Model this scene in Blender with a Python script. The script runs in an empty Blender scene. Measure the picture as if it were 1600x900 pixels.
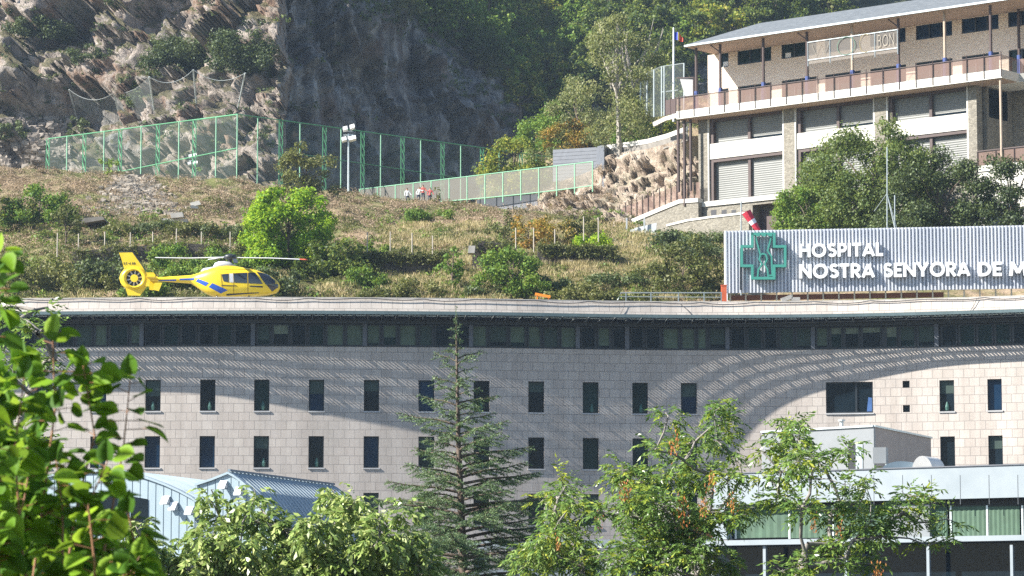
import bpy, math, random
import numpy as np
from mathutils import Vector, noise as mn
R = math.radians
# ------------------------------------------------------------------ camera, sky, sun, exposure
sc = bpy.context.scene
F, HZ = 5000.0, 1000.0                       # focal length and horizon row, in pixels of the 1600 x 900 photograph
TH = math.atan((HZ - 450) / F)
cam_d = bpy.data.cameras.new('camera'); cam = bpy.data.objects.new('camera', cam_d); sc.collection.objects.link(cam)
cam_d.sensor_width = 36.0; cam_d.lens = 36.0 * F / 1600; cam_d.clip_start = 0.5; cam_d.clip_end = 6000
cam.location = (0, 0, 0); cam.rotation_euler = (math.pi / 2 + TH, 0, 0); sc.camera = cam
cam_d.dof.use_dof = True; cam_d.dof.focus_distance = 205.0; cam_d.dof.aperture_fstop = 16.0
SA, SE = R(74.4), R(36.0)                    # sun: azimuth left of «straight behind the camera», elevation
world = bpy.data.worlds.new('World'); sc.world = world; world.use_nodes = True
wn = world.node_tree; bg = wn.nodes['Background']; sky = wn.nodes.new('ShaderNodeTexSky')
sky.sky_type = 'NISHITA'; sky.sun_disc = False; sky.sun_elevation = SE; sky.sun_rotation = R(180) + SA
sky.altitude = 1000; sky.air_density = 1.0; sky.dust_density = 0.6
wn.links.new(sky.outputs[0], bg.inputs[0]); bg.inputs[1].default_value = 0.07
sun_d = bpy.data.lights.new('sun', 'SUN'); sun_d.energy = 5.0; sun_d.angle = R(0.5); sun_d.color = (1.0, 0.95, 0.87)
sun = bpy.data.objects.new('sun', sun_d); sc.collection.objects.link(sun)
S = Vector((-math.sin(SA) * math.cos(SE), -math.cos(SA) * math.cos(SE), math.sin(SE)))
sun.rotation_euler = S.to_track_quat('Z', 'Y').to_euler(); sun.location = (-60, -40, 80)
sc.view_settings.view_transform = 'Standard'; sc.view_settings.look = 'None'
sc.view_settings.exposure = 1.45; sc.view_settings.gamma = 1.0; sc.view_settings.use_curve_mapping = False
sc.render.engine = 'CYCLES'
sc.cycles.use_denoising = False; sc.cycles.max_bounces = 6; sc.cycles.diffuse_bounces = 3; sc.cycles.glossy_bounces = 2
sc.cycles.transparent_max_bounces = 16; sc.cycles.transmission_bounces = 2; sc.cycles.volume_bounces = 0
sc.cycles.caustics_reflective = False; sc.cycles.caustics_refractive = False; sc.cycles.sample_clamp_indirect = 3.0

# ------------------------------------------------------------------ helpers
rnd = random.Random(7); rng = np.random.default_rng(7)
def P(px, py, Y):
    """World point at distance Y whose picture position is (px, py)."""
    u, v = (px - 800) / F, (450 - py) / F
    t = Y / (math.cos(TH) - v * math.sin(TH))
    return Vector((u * t, Y, t * (math.sin(TH) + v * math.cos(TH))))
ORG = {}
def tag(o, label=None, cat=None, group=None, kind=None):
    if label: o['label'] = label
    if cat: o['category'] = cat
    if group: o['group'] = group
    if kind: o['kind'] = kind
    return o
def root(name, loc, label, cat, group=None):
    o = bpy.data.objects.new(name, None); o.empty_display_size = 0.3
    sc.collection.objects.link(o); o.location = loc; ORG[o.name] = Vector(loc)
    return tag(o, label, cat, group)
def mk(name, V, Fc, mat, parent=None, uv=None, smooth=False, mats=None, mi=None, origin=None):
    """One mesh object from world-space vertices; parented parts are stored relative to their thing."""
    V = np.asarray(V, dtype=np.float64).reshape(-1, 3)
    o_ = ORG[parent.name] if parent is not None else Vector(origin) if origin is not None else Vector(V.mean(0)) * 0 + Vector((V[:, 0].mean(), V[:, 1].mean(), V[:, 2].min()))
    me = bpy.data.meshes.new(name)
    W = V - np.array(o_)
    if isinstance(Fc, np.ndarray):
        n, k = Fc.shape
        me.vertices.add(len(W)); me.vertices.foreach_set('co', W.ravel())
        me.loops.add(n * k); me.loops.foreach_set('vertex_index', Fc.ravel().astype(np.int32))
        me.polygons.add(n); me.polygons.foreach_set('loop_start', np.arange(0, n * k, k, dtype=np.int32))
        me.polygons.foreach_set('loop_total', np.full(n, k, dtype=np.int32))
        me.update(calc_edges=True)
    else:
        me.from_pydata([tuple(x) for x in W], [], Fc); me.update()
    if uv is not None:
        l = me.uv_layers.new(name='UVMap'); idx = np.zeros(len(me.loops), dtype=np.int32)
        me.loops.foreach_get('vertex_index', idx); l.data.foreach_set('uv', np.asarray(uv)[idx].ravel())
    for m in (mats or [mat]): me.materials.append(m)
    if mi is not None: me.polygons.foreach_set('material_index', np.asarray(mi, dtype=np.int32))
    if smooth: me.polygons.foreach_set('use_smooth', np.ones(len(me.polygons), dtype=bool))
    o = bpy.data.objects.new(name, me); sc.collection.objects.link(o)
    if parent is not None: o.parent = parent; ORG[o.name] = ORG[parent.name]
    else: o.location = o_; ORG[o.name] = o_
    return o
class MB:
    def __init__(s): s.v, s.f = [], []
    def poly(s, *pts):
        b = len(s.v); s.v += [tuple(p) for p in pts]; s.f.append(tuple(range(b, b + len(pts)))); return s
    def box(s, c, ax, ay, az):
        """Box round c with half-axis vectors."""
        c, ax, ay, az = map(Vector, (c, ax, ay, az)); b = len(s.v)
        for i in (-1, 1):
            for j in (-1, 1):
                for k in (-1, 1): s.v.append(tuple(c + ax * i + ay * j + az * k))
        for f in ((0, 1, 3, 2), (4, 6, 7, 5), (0, 4, 5, 1), (2, 3, 7, 6), (0, 2, 6, 4), (1, 5, 7, 3)): s.f.append(tuple(b + i for i in f))
        return s
    def bar(s, a, b_, w, h=None, up=(0, 0, 1)):
        a, b_ = Vector(a), Vector(b_); d = b_ - a; h = h or w
        u = Vector(up)
        if abs(d.normalized().dot(u)) > .95: u = Vector((0, 1, 0))
        x = d.cross(u).normalized(); z = x.cross(d).normalized()
        return s.box((a + b_) / 2, d / 2, x * w / 2, z * h / 2)
    def tube(s, pts, rad, n=6, cap=True):
        pts = [Vector(p) for p in pts]; rad = rad if hasattr(rad, '__len__') else [rad] * len(pts); b = len(s.v)
        for i, p in enumerate(pts):
            d = (pts[min(i + 1, len(pts) - 1)] - pts[max(i - 1, 0)]).normalized()
            u = Vector((0, 0, 1)) if abs(d.z) < .9 else Vector((1, 0, 0))
            x = d.cross(u).normalized(); y = d.cross(x)
            for k in range(n):
                a = 2 * math.pi * k / n; s.v.append(tuple(p + (x * math.cos(a) + y * math.sin(a)) * rad[i]))
        for i in range(len(pts) - 1):
            for k in range(n):
                s.f.append((b + i * n + k, b + i * n + (k + 1) % n, b + (i + 1) * n + (k + 1) % n, b + (i + 1) * n + k))
        if cap:
            s.f.append(tuple(b + k for k in range(n))); e = b + (len(pts) - 1) * n; s.f.append(tuple(e + k for k in reversed(range(n))))
        return s
    def prism(s, pts, ext):
        """Closed polygon pts swept by vector ext."""
        ext = Vector(ext); n = len(pts); b = len(s.v)
        s.v += [tuple(Vector(p)) for p in pts] + [tuple(Vector(p) + ext) for p in pts]
        s.f.append(tuple(range(b, b + n))); s.f.append(tuple(range(b + 2 * n - 1, b + n - 1, -1)))
        for i in range(n): j = (i + 1) % n; s.f.append((b + i, b + j, b + n + j, b + n + i))
        return s
    def build(s, name, mat, parent=None, **k): return mk(name, s.v, s.f, mat, parent, **k)
def copy_thing(o, loc, rz=0.0, scale=None, label=None):
    def cp(a, par):
        c = a.copy(); sc.collection.objects.link(c)
        if par: c.parent = par
        for ch in a.children: cp(ch, c)
        return c
    c = cp(o, None); c.location = loc; c.rotation_euler = (0, 0, rz)
    if scale: c.scale = scale if hasattr(scale, '__len__') else (scale,) * 3
    if label: c['label'] = label
    return c

# ------------------------------------------------------------------ materials
M = {}
class NT:
    def __init__(s, name):
        s.m = bpy.data.materials.new(name); s.m.use_nodes = True; s.n = s.m.node_tree; s.b = s.n.nodes['Principled BSDF']; M[name] = s.m
    def node(s, t, ins=None, **k):
        n = s.n.nodes.new(t)
        for a, b in k.items(): setattr(n, a, b)
        for a, b in (ins or {}).items():
            if isinstance(b, bpy.types.NodeSocket): s.n.links.new(b, n.inputs[a])
            else: n.inputs[a].default_value = b
        return n
    def link(s, a, b): s.n.links.new(a, b)
    def coord(s, kind='Object'): return s.node('ShaderNodeTexCoord').outputs[kind]
    def noise(s, vec, scale, detail=4, rough=.6, sc3=None):
        if sc3: vec = s.node('ShaderNodeMapping', {'Vector': vec, 'Scale': sc3}).outputs[0]
        return s.node('ShaderNodeTexNoise', {'Vector': vec, 'Scale': scale, 'Detail': detail, 'Roughness': rough}).outputs['Fac']
    def ramp(s, fac, stops):
        r = s.node('ShaderNodeValToRGB', {'Fac': fac}).outputs[0]; cr = r.node.color_ramp
        while len(cr.elements) < len(stops): cr.elements.new(.5)
        for e, (p, c) in zip(cr.elements, stops): e.position = p; e.color = (*c, 1) if len(c) == 3 else c
        return r
    def mix(s, fac, a, b, mode='MIX'):
        n = s.n.nodes.new('ShaderNodeMix'); n.data_type = 'RGBA'; n.blend_type = mode
        for i, x in ((0, fac), (6, a), (7, b)):
            if isinstance(x, bpy.types.NodeSocket): s.n.links.new(x, n.inputs[i])
            elif i == 0: n.inputs[0].default_value = x
            else: n.inputs[i].default_value = (*x, 1)
        return n.outputs[2]
    def bump(s, h, dist=.05, st=1.0):
        b = s.node('ShaderNodeBump', {'Height': h, 'Distance': dist, 'Strength': st}); s.link(b.outputs[0], s.b.inputs['Normal']); return b
    def set(s, **k):
        for a, v in k.items():
            i = s.b.inputs[a.replace('_', ' ')]
            if isinstance(v, bpy.types.NodeSocket): s.link(v, i)
            elif hasattr(v, '__len__') and len(v) == 3: i.default_value = (*v, 1)
            else: i.default_value = v
        return s
def plain(name, col, rough=.6, metal=0.0, var=.12, scale=1.5, spec=.5):
    t = NT(name); f = t.noise(t.coord(), scale, 5)
    a = tuple(c * (1 - var) for c in col); b = tuple(min(1, c * (1 + var)) for c in col)
    t.set(Base_Color=t.ramp(f, [(.3, a), (.7, b)]), Roughness=rough, Metallic=metal); t.b.inputs['Specular IOR Level'].default_value = spec
    return t.m
LEAF_GAIN = 1.55
def foliage(name, stops, transl=.35, rough=.55, clump=.5, clump_scale=.6):
    """Leaf material: colour varies leaf by leaf, clump by clump and tree by tree."""
    t = NT(name); g = t.node('ShaderNodeNewGeometry').outputs['Random Per Island']
    oi = t.node('ShaderNodeObjectInfo').outputs['Random']
    nz = t.noise(t.coord(), clump_scale, 3)
    a = t.node('ShaderNodeMath', {0: g, 1: 1 - clump}, operation='MULTIPLY').outputs[0]
    b = t.node('ShaderNodeMath', {0: nz, 1: clump, 2: a}, operation='MULTIPLY_ADD').outputs[0]
    c = t.node('ShaderNodeMath', {0: oi, 1: .22, 2: b}, operation='MULTIPLY_ADD').outputs[0]
    c = t.node('ShaderNodeMath', {0: c, 1: .11}, operation='SUBTRACT').outputs[0]
    col = t.ramp(c, [(p, (min(.6, cc[0] * LEAF_GAIN * 1.06), min(.6, cc[1] * LEAF_GAIN), min(.6, cc[2] * LEAF_GAIN * .95))) for p, cc in stops])
    t.set(Base_Color=col, Roughness=rough); t.b.inputs['Specular IOR Level'].default_value = .3
    tr = t.node('ShaderNodeBsdfTranslucent', {'Color': t.mix(.35, col, (.35, .42, .04))})
    ms = t.node('ShaderNodeMixShader', {0: transl, 1: t.b.outputs[0], 2: tr.outputs[0]})
    t.link(ms.outputs[0], t.n.nodes['Material Output'].inputs[0])
    return t.m
def netting(name, col, alpha, rough=.7):
    t = NT(name); t.set(Base_Color=col, Roughness=rough)
    tp = t.node('ShaderNodeBsdfTransparent'); ms = t.node('ShaderNodeMixShader', {0: alpha, 1: tp.outputs[0], 2: t.b.outputs[0]})
    t.link(ms.outputs[0], t.n.nodes['Material Output'].inputs[0]); return t.m

# hospital stone tiles (UV = metres along the wall, metres up)
def tiles(name, c1, c2, mortar):
    t = NT(name); uv = t.coord('UV')
    br = t.node('ShaderNodeTexBrick', {'Vector': uv, 'Color1': (*c1, 1), 'Color2': (*c2, 1), 'Mortar': (*mortar, 1), 'Scale': 1.0,
                'Mortar Size': .018, 'Mortar Smooth': .3, 'Bias': 0.0, 'Brick Width': .66, 'Row Height': .545})
    nz = t.noise(uv, .35, 6); fine = t.noise(uv, 9, 3)
    vs = t.noise(uv, .8, 5, .65, (1.2, .07, 1))
    col = t.mix(t.ramp(nz, [(.3, (0, 0, 0)), (.75, (1, 1, 1))]), br.outputs[0], (.42, .395, .365), 'MIX')
    col = t.mix(.55, br.outputs[0], col)
    col = t.mix(.25, col, t.ramp(fine, [(.3, (.22, .20, .19)), (.7, (.55, .52, .49))]), 'OVERLAY')
    col = t.mix(.6, col, t.ramp(vs, [(.35, (.72, .70, .68)), (.6, (1, 1, 1))]), 'MULTIPLY')
    t.set(Base_Color=col, Roughness=.75); t.bump(br.outputs['Fac'], -.012, .6); return t.m
tiles('stone_tiles', (.55, .495, .445), (.625, .575, .525), (.30, .275, .255))
plain('dark_frame', (.018, .024, .03), .4); plain('sill_grey', (.45, .45, .45), .5)
plain('canopy_metal', (.17, .22, .22), .35, .6); plain('bracket_metal', (.55, .60, .60), .35, .4)
plain('white_metal', (.82, .84, .86), .4, var=.04); plain('pier_grey', (.12, .13, .15), .6)
plain('cable_black', (.05, .05, .055), .6); plain('orange_box', (.62, .13, .05), .5); plain('orange_bar', (.85, .28, .02), .5)
plain('rail_galv', (.32, .36, .36), .4, .5); plain('concrete', (.42, .40, .37), .85, var=.2); plain('roof_gravel', (.30, .28, .26), .9)
plain('rust_brown', (.16, .06, .03), .8); plain('cream_post', (.55, .50, .38), .7)
def glass(name, tint, rough=.08):
    t = NT(name); f = t.noise(t.coord(), .5, 3)
    t.set(Base_Color=t.ramp(f, [(.35, tuple(c * .5 for c in tint)), (.65, tint)]), Roughness=rough); t.b.inputs['Specular IOR Level'].default_value = .12
    t.bump(t.noise(t.coord(), .7, 2), .01, .3)
glass('glass_dark', (.008, .016, .024)); glass('glass_teal', (.012, .035, .035)); glass('glass_blue', (.01, .035, .08))
plain('blind_green', (.085, .125, .085), .6, var=.25); plain('blind_dim', (.03, .055, .045), .6, var=.3)
plain('blind_pale', (.16, .20, .15), .6, var=.2)
t = NT('leaf_print'); t.set(Base_Color=(.05, .2, .16), Roughness=.6)
# ------------------------------------------------------------------ HOSPITAL: a gently S-curved wall under a louvred canopy
NX = np.linspace(-500, 1900, 17)
NR = np.array([-3.5, -3.7, -3.8, -3.9, -4.0, -3.7, 1.1, 3.1, 5.9, 10.6, 6.1, -2.1, -8.4, -16.0, -18, -18, -18])
_px = np.arange(-500, 2000, 4.0); _wx = (_px - 800) * 200 / F
_wy = np.concatenate([[0], np.cumsum(np.tan(np.radians(np.interp(_px, NX, NR)[:-1])) * np.diff(_wx))])
_wy += 200 - np.interp(400, _px, _wy)
_s = np.concatenate([[0], np.cumsum(np.hypot(np.diff(_wx), np.diff(_wy)))])
_tx, _ty = np.gradient(_wx, _s), np.gradient(_wy, _s)
def W(s, off=0.0, z=0.0):
    """Point at arc length s along the wall, off metres in front of it, height z."""
    x, y, a, b = (np.interp(s, _s, q) for q in (_wx, _wy, _tx, _ty)); l = math.hypot(a, b)
    return Vector((x + b / l * off, y - a / l * off, z))
def wpix(px, py, off=0.0):
    Y = 200.0
    for _ in range(8):
        p = P(px, py, Y); s = float(np.interp(p.x, _wx, _s)); q = W(s, off); Y += q.y - (p.y) + 0
    return s, P(px, py, Y).z
z_par = wpix(800, 468)[1]; z_can = wpix(800, 497)[1]; z_st1 = wpix(800, 507)[1]; z_st0 = wpix(800, 544)[1]
r1t, r1b = wpix(837, 596)[1], wpix(837, 644.5)[1]; r2t, r2b = wpix(837, 683.5)[1], wpix(837, 732.5)[1]
FL = r1t - r2t
rows = [(r1t, r1b), (r2t, r2b), (r2t - FL, r2b - FL), (r2t - 2 * FL, r2b - 2 * FL)]
GZ = -1.75
S0, S1 = 4.0, 93.0
hosp = root('hospital_building', (0, 200, GZ), 'long curved pinkish stone hospital block with slit windows under a louvred canopy', 'building')
cols = [(-28, 24), (57, 24), (142, 24), (227, 24), (312.5, 24), (397, 24), (482.5, 24), (568.5, 24), (654, 25), (740, 25), (825.5, 25), (910.5, 25), (988, 24.5), (1064, 25)]
colsR = [(1468, 23), (1543, 22.5), (1617, 22), (1690, 22)]
openings = []                                  # s0, s1, z0, z1, kind
for x, w in cols:
    s0, s1 = wpix(x, 620)[0], wpix(x + w, 620)[0]
    for k, (a, b) in enumerate(rows): openings.append((s0, s1, b, a, 'slit'))
for x, w in colsR:
    s0, s1 = wpix(x, 620)[0], wpix(x + w, 620)[0]
    for a, b in rows: openings.append((s0, s1, b, a, 'slit'))
sw0, sw1 = wpix(1290.5, 620)[0], wpix(1364, 620)[0]
openings.append((sw0, sw1, r1b, r1t, 'wide'))
sq0, sq1 = wpix(1410.5, 620)[0], wpix(1421.5, 620)[0]
za, zb = wpix(1416, 595)[1], wpix(1416, 606)[1]; zc, zd = wpix(1416, 633)[1], wpix(1416, 644)[1]
openings += [(sq0, sq1, zb, za, 'small'), (sq0, sq1, zd, zc, 'small')]
# masonry below the window strip: a grid with the openings left out, reveals going in
sb = sorted(set([round(v, 3) for o in openings for v in o[:2]] + [round(v, 3) for v in np.arange(S0, S1, .8)]))
sb2 = [sb[0]]
for v in sb[1:]:
    if v - sb2[-1] > .004: sb2.append(v)
zs = sorted(set([GZ, z_st0] + [round(v, 3) for o in openings for v in o[2:4]]))
V, Fq, UV = [], [], []
idx = {}
def vid(s, z):
    k = (round(s, 3), round(z, 3))
    if k not in idx: idx[k] = len(V); V.append(tuple(W(s, 0, z))); UV.append((s, z))
    return idx[k]
for i in range(len(sb2) - 1):
    sm = (sb2[i] + sb2[i + 1]) / 2
    for j in range(len(zs) - 1):
        zm = (zs[j] + zs[j + 1]) / 2
        if any(o[0] < sm < o[1] and o[2] < zm < o[3] for o in openings): continue
        Fq.append((vid(sb2[i], zs[j]), vid(sb2[i + 1], zs[j]), vid(sb2[i + 1], zs[j + 1]), vid(sb2[i], zs[j + 1])))
DEP = .28
for s0, s1, z0, z1, k in openings:
    for (a, za_), (b, zb_) in (((s0, z0), (s1, z0)), ((s1, z0), (s1, z1)), ((s1, z1), (s0, z1)), ((s0, z1), (s0, z0))):
        n = len(V); V += [tuple(W(a, 0, za_)), tuple(W(b, 0, zb_)), tuple(W(b, -DEP, zb_)), tuple(W(a, -DEP, za_))]
        UV += [(a, za_), (b, zb_), (b, zb_ + .1), (a, za_ + .1)]; Fq.append((n, n + 1, n + 2, n + 3))
mk('wall', V, Fq, M['stone_tiles'], hosp, uv=UV)
# parapet band: front, top, back
def sweep(name, prof, mat, parent, s0=S0, s1=S1, step=.8, uvscale=True):
    """Sweep a closed (off, z) profile along the wall."""
    ss = np.arange(s0, s1 + step * .5, step); V, Fc, UV = [], [], []; n = len(prof)
    for s in ss:
        for off, z in prof: V.append(tuple(W(s, off, z))); UV.append((s, z if abs(off) < .5 else z))
    for i in range(len(ss) - 1):
        for k in range(n): a = i * n + k; b = i * n + (k + 1) % n; Fc.append((a, a + n, b + n, b))
    Fc.append(tuple(range(n))); Fc.append(tuple((len(ss) - 1) * n + k for k in reversed(range(n))))
    return mk(name, V, Fc, mat, parent, uv=UV)
sweep('parapet', [(.16, z_can + .12), (-.14, z_par), (-.45, z_par), (-.35, z_can + .12)], M['stone_tiles'], hosp)
sweep('coping', [(-.13, z_par + .004), (-.14, z_par + .05), (-.47, z_par + .05), (-.47, z_par + .004)], M['concrete'], hosp)
# back shell and roof deck
z_deck = z_par - 1.2
ss = np.arange(S0, S1, 2.0); V, Fc = [], []
for s in ss: V += [tuple(W(s, -.36, z_deck)), tuple(W(s, -.36, z_deck) + Vector((0, 21, 0)))]
for i in range(len(ss) - 1): a = 2 * i; Fc.append((a, a + 2, a + 3, a + 1))
mk('roof', V, Fc, M['roof_gravel'], hosp)
a, b = W(S0), W(S1 - .9)
m = MB(); m.poly((a.x, a.y + 21, GZ), (b.x, b.y + 21, GZ), (b.x, b.y + 21, z_deck), (a.x, a.y + 21, z_deck))
m.poly((a.x, a.y, GZ), (a.x, a.y + 21, GZ), (a.x, a.y + 21, z_deck), (a.x, a.y, z_deck)); m.poly((b.x, b.y, GZ), (b.x, b.y + 21, GZ), (b.x, b.y + 21, z_deck), (b.x, b.y, z_deck))
m.build('rear_wall', M['stone_tiles'], hosp)
# window strip under the canopy
sweep('strip_backing', [(-.34, z_st0 - .1), (-.34, z_can + .1), (-.6, z_can + .1), (-.6, z_st0 - .1)], M['dark_frame'], hosp)
sweep('strip_sill', [(.03, z_st0 + .004), (.03, z_st0 + .05), (-.35, z_st0 + .05), (-.35, z_st0 + .004)], M['dark_frame'], hosp)
sweep('strip_head', [(.02, z_st1 - .04), (.02, z_can + .11), (-.33, z_can + .11), (-.33, z_st1 - .04)], M['dark_frame'], hosp)
for x in (-40, 88, 221, 395, 570, 736, 903, 980, 1136.5, 1270, 1463, 1640):
    s = wpix(x, 520)[0]; m = MB(); p0, p1 = W(s, -.16, z_st0 + .052), W(s, -.16, z_st1 - .045); t = (W(s + .1, 0) - W(s, 0)).normalized()
    m.box((p0 + p1) / 2, t * .13, W(s, .14) - W(s, 0), (p1 - p0) / 2).build('pier', M['pier_grey'], hosp)
light = {118: 1, 147: 1, 203: .9, 401: .75, 426: .45, 510: 1, 541: 1, 573: .9, 598: .6, 624: 1, 655: 1, 738: 1, 765: .8, 797: .8, 826: 1, 850: 1, 877: 1,
         935: .9, 1036: 1, 1065: 1, 1090: 1, 1108: .8, 1218: 1, 1244: .9, 1275: .9, 1297: .3, 1319: .3, 1346: .25, 1383: .5, 1405: .7, 1433: .8}
edges = [-60, -30, 0, 30, 58, 92, 118, 147, 170, 203, 226, 254, 282, 310, 338, 366, 401, 426, 455, 482, 510, 541, 573, 598, 624, 655, 680, 708, 738, 765, 797, 826, 850,
         877, 909, 935, 958, 986, 1010, 1036, 1065, 1090, 1108, 1142, 1168, 1194, 1218, 1244, 1275, 1297, 1319, 1346, 1383, 1405, 1433, 1470, 1498, 1526, 1554, 1582, 1612, 1640, 1670]
rnd2 = random.Random(3)
for i in range(len(edges) - 1):
    x0, x1 = edges[i], min(edges[i + 1], edges[i] + 34); x1 = min(x1, edges[i + 1]) - 3.5
    s0, s1 = wpix(x0, 520)[0], wpix(x1, 520)[0]
    m = MB(); lo, hi = z_st0 + .08, z_st1 - .07; fr = .07
    for a, b, c, d in ((s0, s1, lo, lo + fr), (s0, s1, hi - fr, hi), (s0, s0 + fr, lo + fr, hi - fr), (s1 - fr, s1, lo + fr, hi - fr)):
        m.prism([W(a, -.24, c), W(b, -.24, c), W(b, -.24, d), W(a, -.24, d)], W(s0, -.32) - W(s0, -.24))
    w = m.build('window', M['dark_frame'], hosp)
    g = MB().poly(W(s0 + fr, -.30, lo + fr), W(s1 - fr, -.30, lo + fr), W(s1 - fr, -.30, hi - fr), W(s0 + fr, -.30, hi - fr)).build('pane', M[rnd2.choice(['glass_dark', 'glass_dark', 'glass_teal'])], w)
    if x0 in light:
        q = light[x0]; zb_ = hi - fr - (hi - lo - 2 * fr) * min(1, q); mt = rnd2.choice(['blind_green', 'blind_green', 'blind_dim']) if q > .5 else 'blind_pale'
        m = MB(); nf = 5
        for k in range(nf):
            a = s0 + fr + (s1 - s0 - 2 * fr) * k / nf; b = s0 + fr + (s1 - s0 - 2 * fr) * (k + 1) / nf; o0, o1 = (-.285, -.27) if k % 2 else (-.27, -.285)
            m.poly(W(a, o0, zb_), W(b, o1, zb_), W(b, o1, hi - fr), W(a, o0, hi - fr))
        m.build('blind', M[mt], w)
# slit windows
rnd3 = random.Random(5)
plain('lamp_shade_teal', (.05, .13, .11), .5); plain('orange_object', (.55, .14, .03), .6); plain('banner_blue', (.05, .12, .3), .5)
for s0, s1, z0, z1, k in openings:
    m = MB(); fr = .05 if k != 'wide' else .08
    for a, b, c, d in ((s0, s1, z0 + .003, z0 + fr), (s0, s1, z1 - fr, z1 - .003), (s0 + .003, s0 + fr, z0 + fr, z1 - fr), (s1 - fr, s1 - .003, z0 + fr, z1 - fr)):
        m.prism([W(a, -.17, c), W(b, -.17, c), W(b, -.17, d), W(a, -.17, d)], W(s0, -.27) - W(s0, -.17))
    if k == 'wide':
        c = s0 + (s1 - s0) * .64; m.prism([W(c - .06, -.16, z0 + fr), W(c + .06, -.16, z0 + fr), W(c + .06, -.16, z1 - fr), W(c - .06, -.16, z1 - fr)], W(s0, -.27) - W(s0, -.16))
    w = m.build('window', M['dark_frame' if k != 'wide' else 'dark_frame'], hosp)
    MB().poly(W(s0, -.25, z0), W(s1, -.25, z0), W(s1, -.25, z1), W(s0, -.25, z1)).build('pane', M['glass_dark' if k == 'small' else rnd3.choice(['glass_dark', 'glass_blue', 'glass_dark', 'glass_teal'])], w)
    if k != 'small':
        m = MB(); m.prism([W(s0 - .04, .06, z0 - .09), W(s1 + .06, .06, z0 - .09), W(s1 + .06, .06, z0 - .004), W(s0 - .04, .06, z0 - .004)], W(s0, .005) - W(s0, .06))
        m.build('sill', M['sill_grey'], w)
    if k == 'slit' and rnd3.random() < .4:
        c = s0 + (s1 - s0) * rnd3.uniform(.35, .65); m = MB()
        m.tube([W(c, -.235, z0 + .08), W(c, -.235, z0 + .3), W(c, -.235, z0 + .62)], [.10, .13, .04], 7).build('bedside_lamp', M['lamp_shade_teal'], w)
    if k == 'slit' and rnd3.random() < .35:
        q = rnd3.uniform(.25, .6); m = MB().poly(W(s0 + fr, -.235, z1 - fr - (z1 - z0) * q), W(s1 - fr, -.235, z1 - fr - (z1 - z0) * q), W(s1 - fr, -.235, z1 - fr), W(s0 + fr, -.235, z1 - fr)).build('blind', M['blind_dim'], w)
    if k == 'wide':
        c = s0 + (s1 - s0) * .86; m = MB(); m.prism([W(c, -.235, z0 + .1), W(c + .38, -.235, z0 + .1), W(c + .38, -.235, z0 + .95), W(c + .1, -.235, z0 + 1.0)], W(c, -.225) - W(c, -.235))
        m.build('poster', M['banner_blue'], w)
# louvred canopy: solid strips with four slots, slots crossed by teeth; brackets below
can = hosp
CW = 2.12
bounds = [(.02, .394), (.426, .544), (.576, .674), (.706, .824), (.856, 1.0)]
zc_ = z_can
for k, (a, b) in enumerate(bounds):
    sweep('canopy_slab' if k == 0 else 'canopy_strip', [(a * CW + .1, zc_), (a * CW + .1, zc_ + .05), (b * CW, zc_ + .05), (b * CW, zc_)], M['canopy_metal'], can, step=.6)
m = MB(); s = S0 + .2
while s < S1 - 1:
    for k in range(4):
        a, b = bounds[k][1] * CW, bounds[k + 1][0] * CW + .1
        m.prism([W(s, a - .02, zc_ + .012), W(s + .135, a - .02, zc_ + .012), W(s + .135, b, zc_ + .012), W(s, b, zc_ + .012)], (0, 0, .03))
    s += .243
g = m.build('canopy_grating', M['canopy_metal'], can)
sweep('canopy_fascia', [(CW + .004, zc_ - .06), (CW + .004, zc_ + .14), (CW + .05, zc_ + .14), (CW + .05, zc_ - .06)], M['canopy_metal'], can, step=.6)
m = MB(); s = S0 + .3
while s < S1 - 1:
    m.bar(W(s, .03, zc_ - .18), W(s, CW * .95, zc_ - .045), .05, .05); m.bar(W(s + .12, CW - .55, zc_ - .10), W(s + .75, CW - .55, zc_ - .10), .06, .05); s += .86
m.build('canopy_brackets', M['bracket_metal'], can)
# slack cable along the parapet
pts = []; s = S0 + 1; m = MB()
while s < S1 - 1:
    k = (s * .28) % 1; pts.append(W(s, .0, z_par - .03 - .15 * (1 - (2 * k - 1) ** 2) * (.6 + .4 * math.sin(s * .7)))); s += .4
c = m.tube(pts, .028, 5).build('roof_cable', M['cable_black']); tag(c, 'thin black cable hanging in slack loops along the top of the stone parapet', 'cable')
m = MB()
for a, b in (((976, 474), (967, 494)), ((1062, 474), (1082, 494)), ((1527, 466), (1515, 489))):
    sa, za_ = wpix(*a); sb_, zb_ = wpix(*b); m.tube([W(sa, .0, za_), W((sa + sb_) / 2 + .05, .10, (za_ + zb_) / 2), W(sb_, .19, zb_)], .018, 5)
m.build('stray_wire', M['cable_black'], hosp)
# guard rail, orange box and orange bar on the roof
def roofpt(px, py, Y): return P(px, py, Y)
rl = root('guard_rail', P(1050, 470, 203.5), 'low galvanised guard rail on the roof edge beside the white sign', 'railing')
m = MB(); m.tube([P(965, 469, 203.2), P(970, 457.5, 203.2), P(1128, 457.5, 203.2)], .045, 6); m.tube([P(968, 463.5, 203.2), P(1128, 464.5, 203.2)], .03, 6); m.build('rail', M['rail_galv'], rl)
for x in (978, 1017, 1060, 1100, 1127):
    MB().bar(P(x, 457.5, 203.2), P(x, 490, 203.2), .07).build('post', M['rail_galv'], rl)
b = MB(); b.box(P(1131, 458, 203.6) + Vector((0, 0, -.3)), (.17, 0, 0), (0, .15, 0), (0, 0, .75)); b.box(P(1131, 446, 203.6), (.19, 0, 0), (0, .17, 0), (0, 0, .03))
tag(b.build('junction_box', M['orange_box']), 'tall orange box standing at the left end of the hospital sign', 'box')
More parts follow.
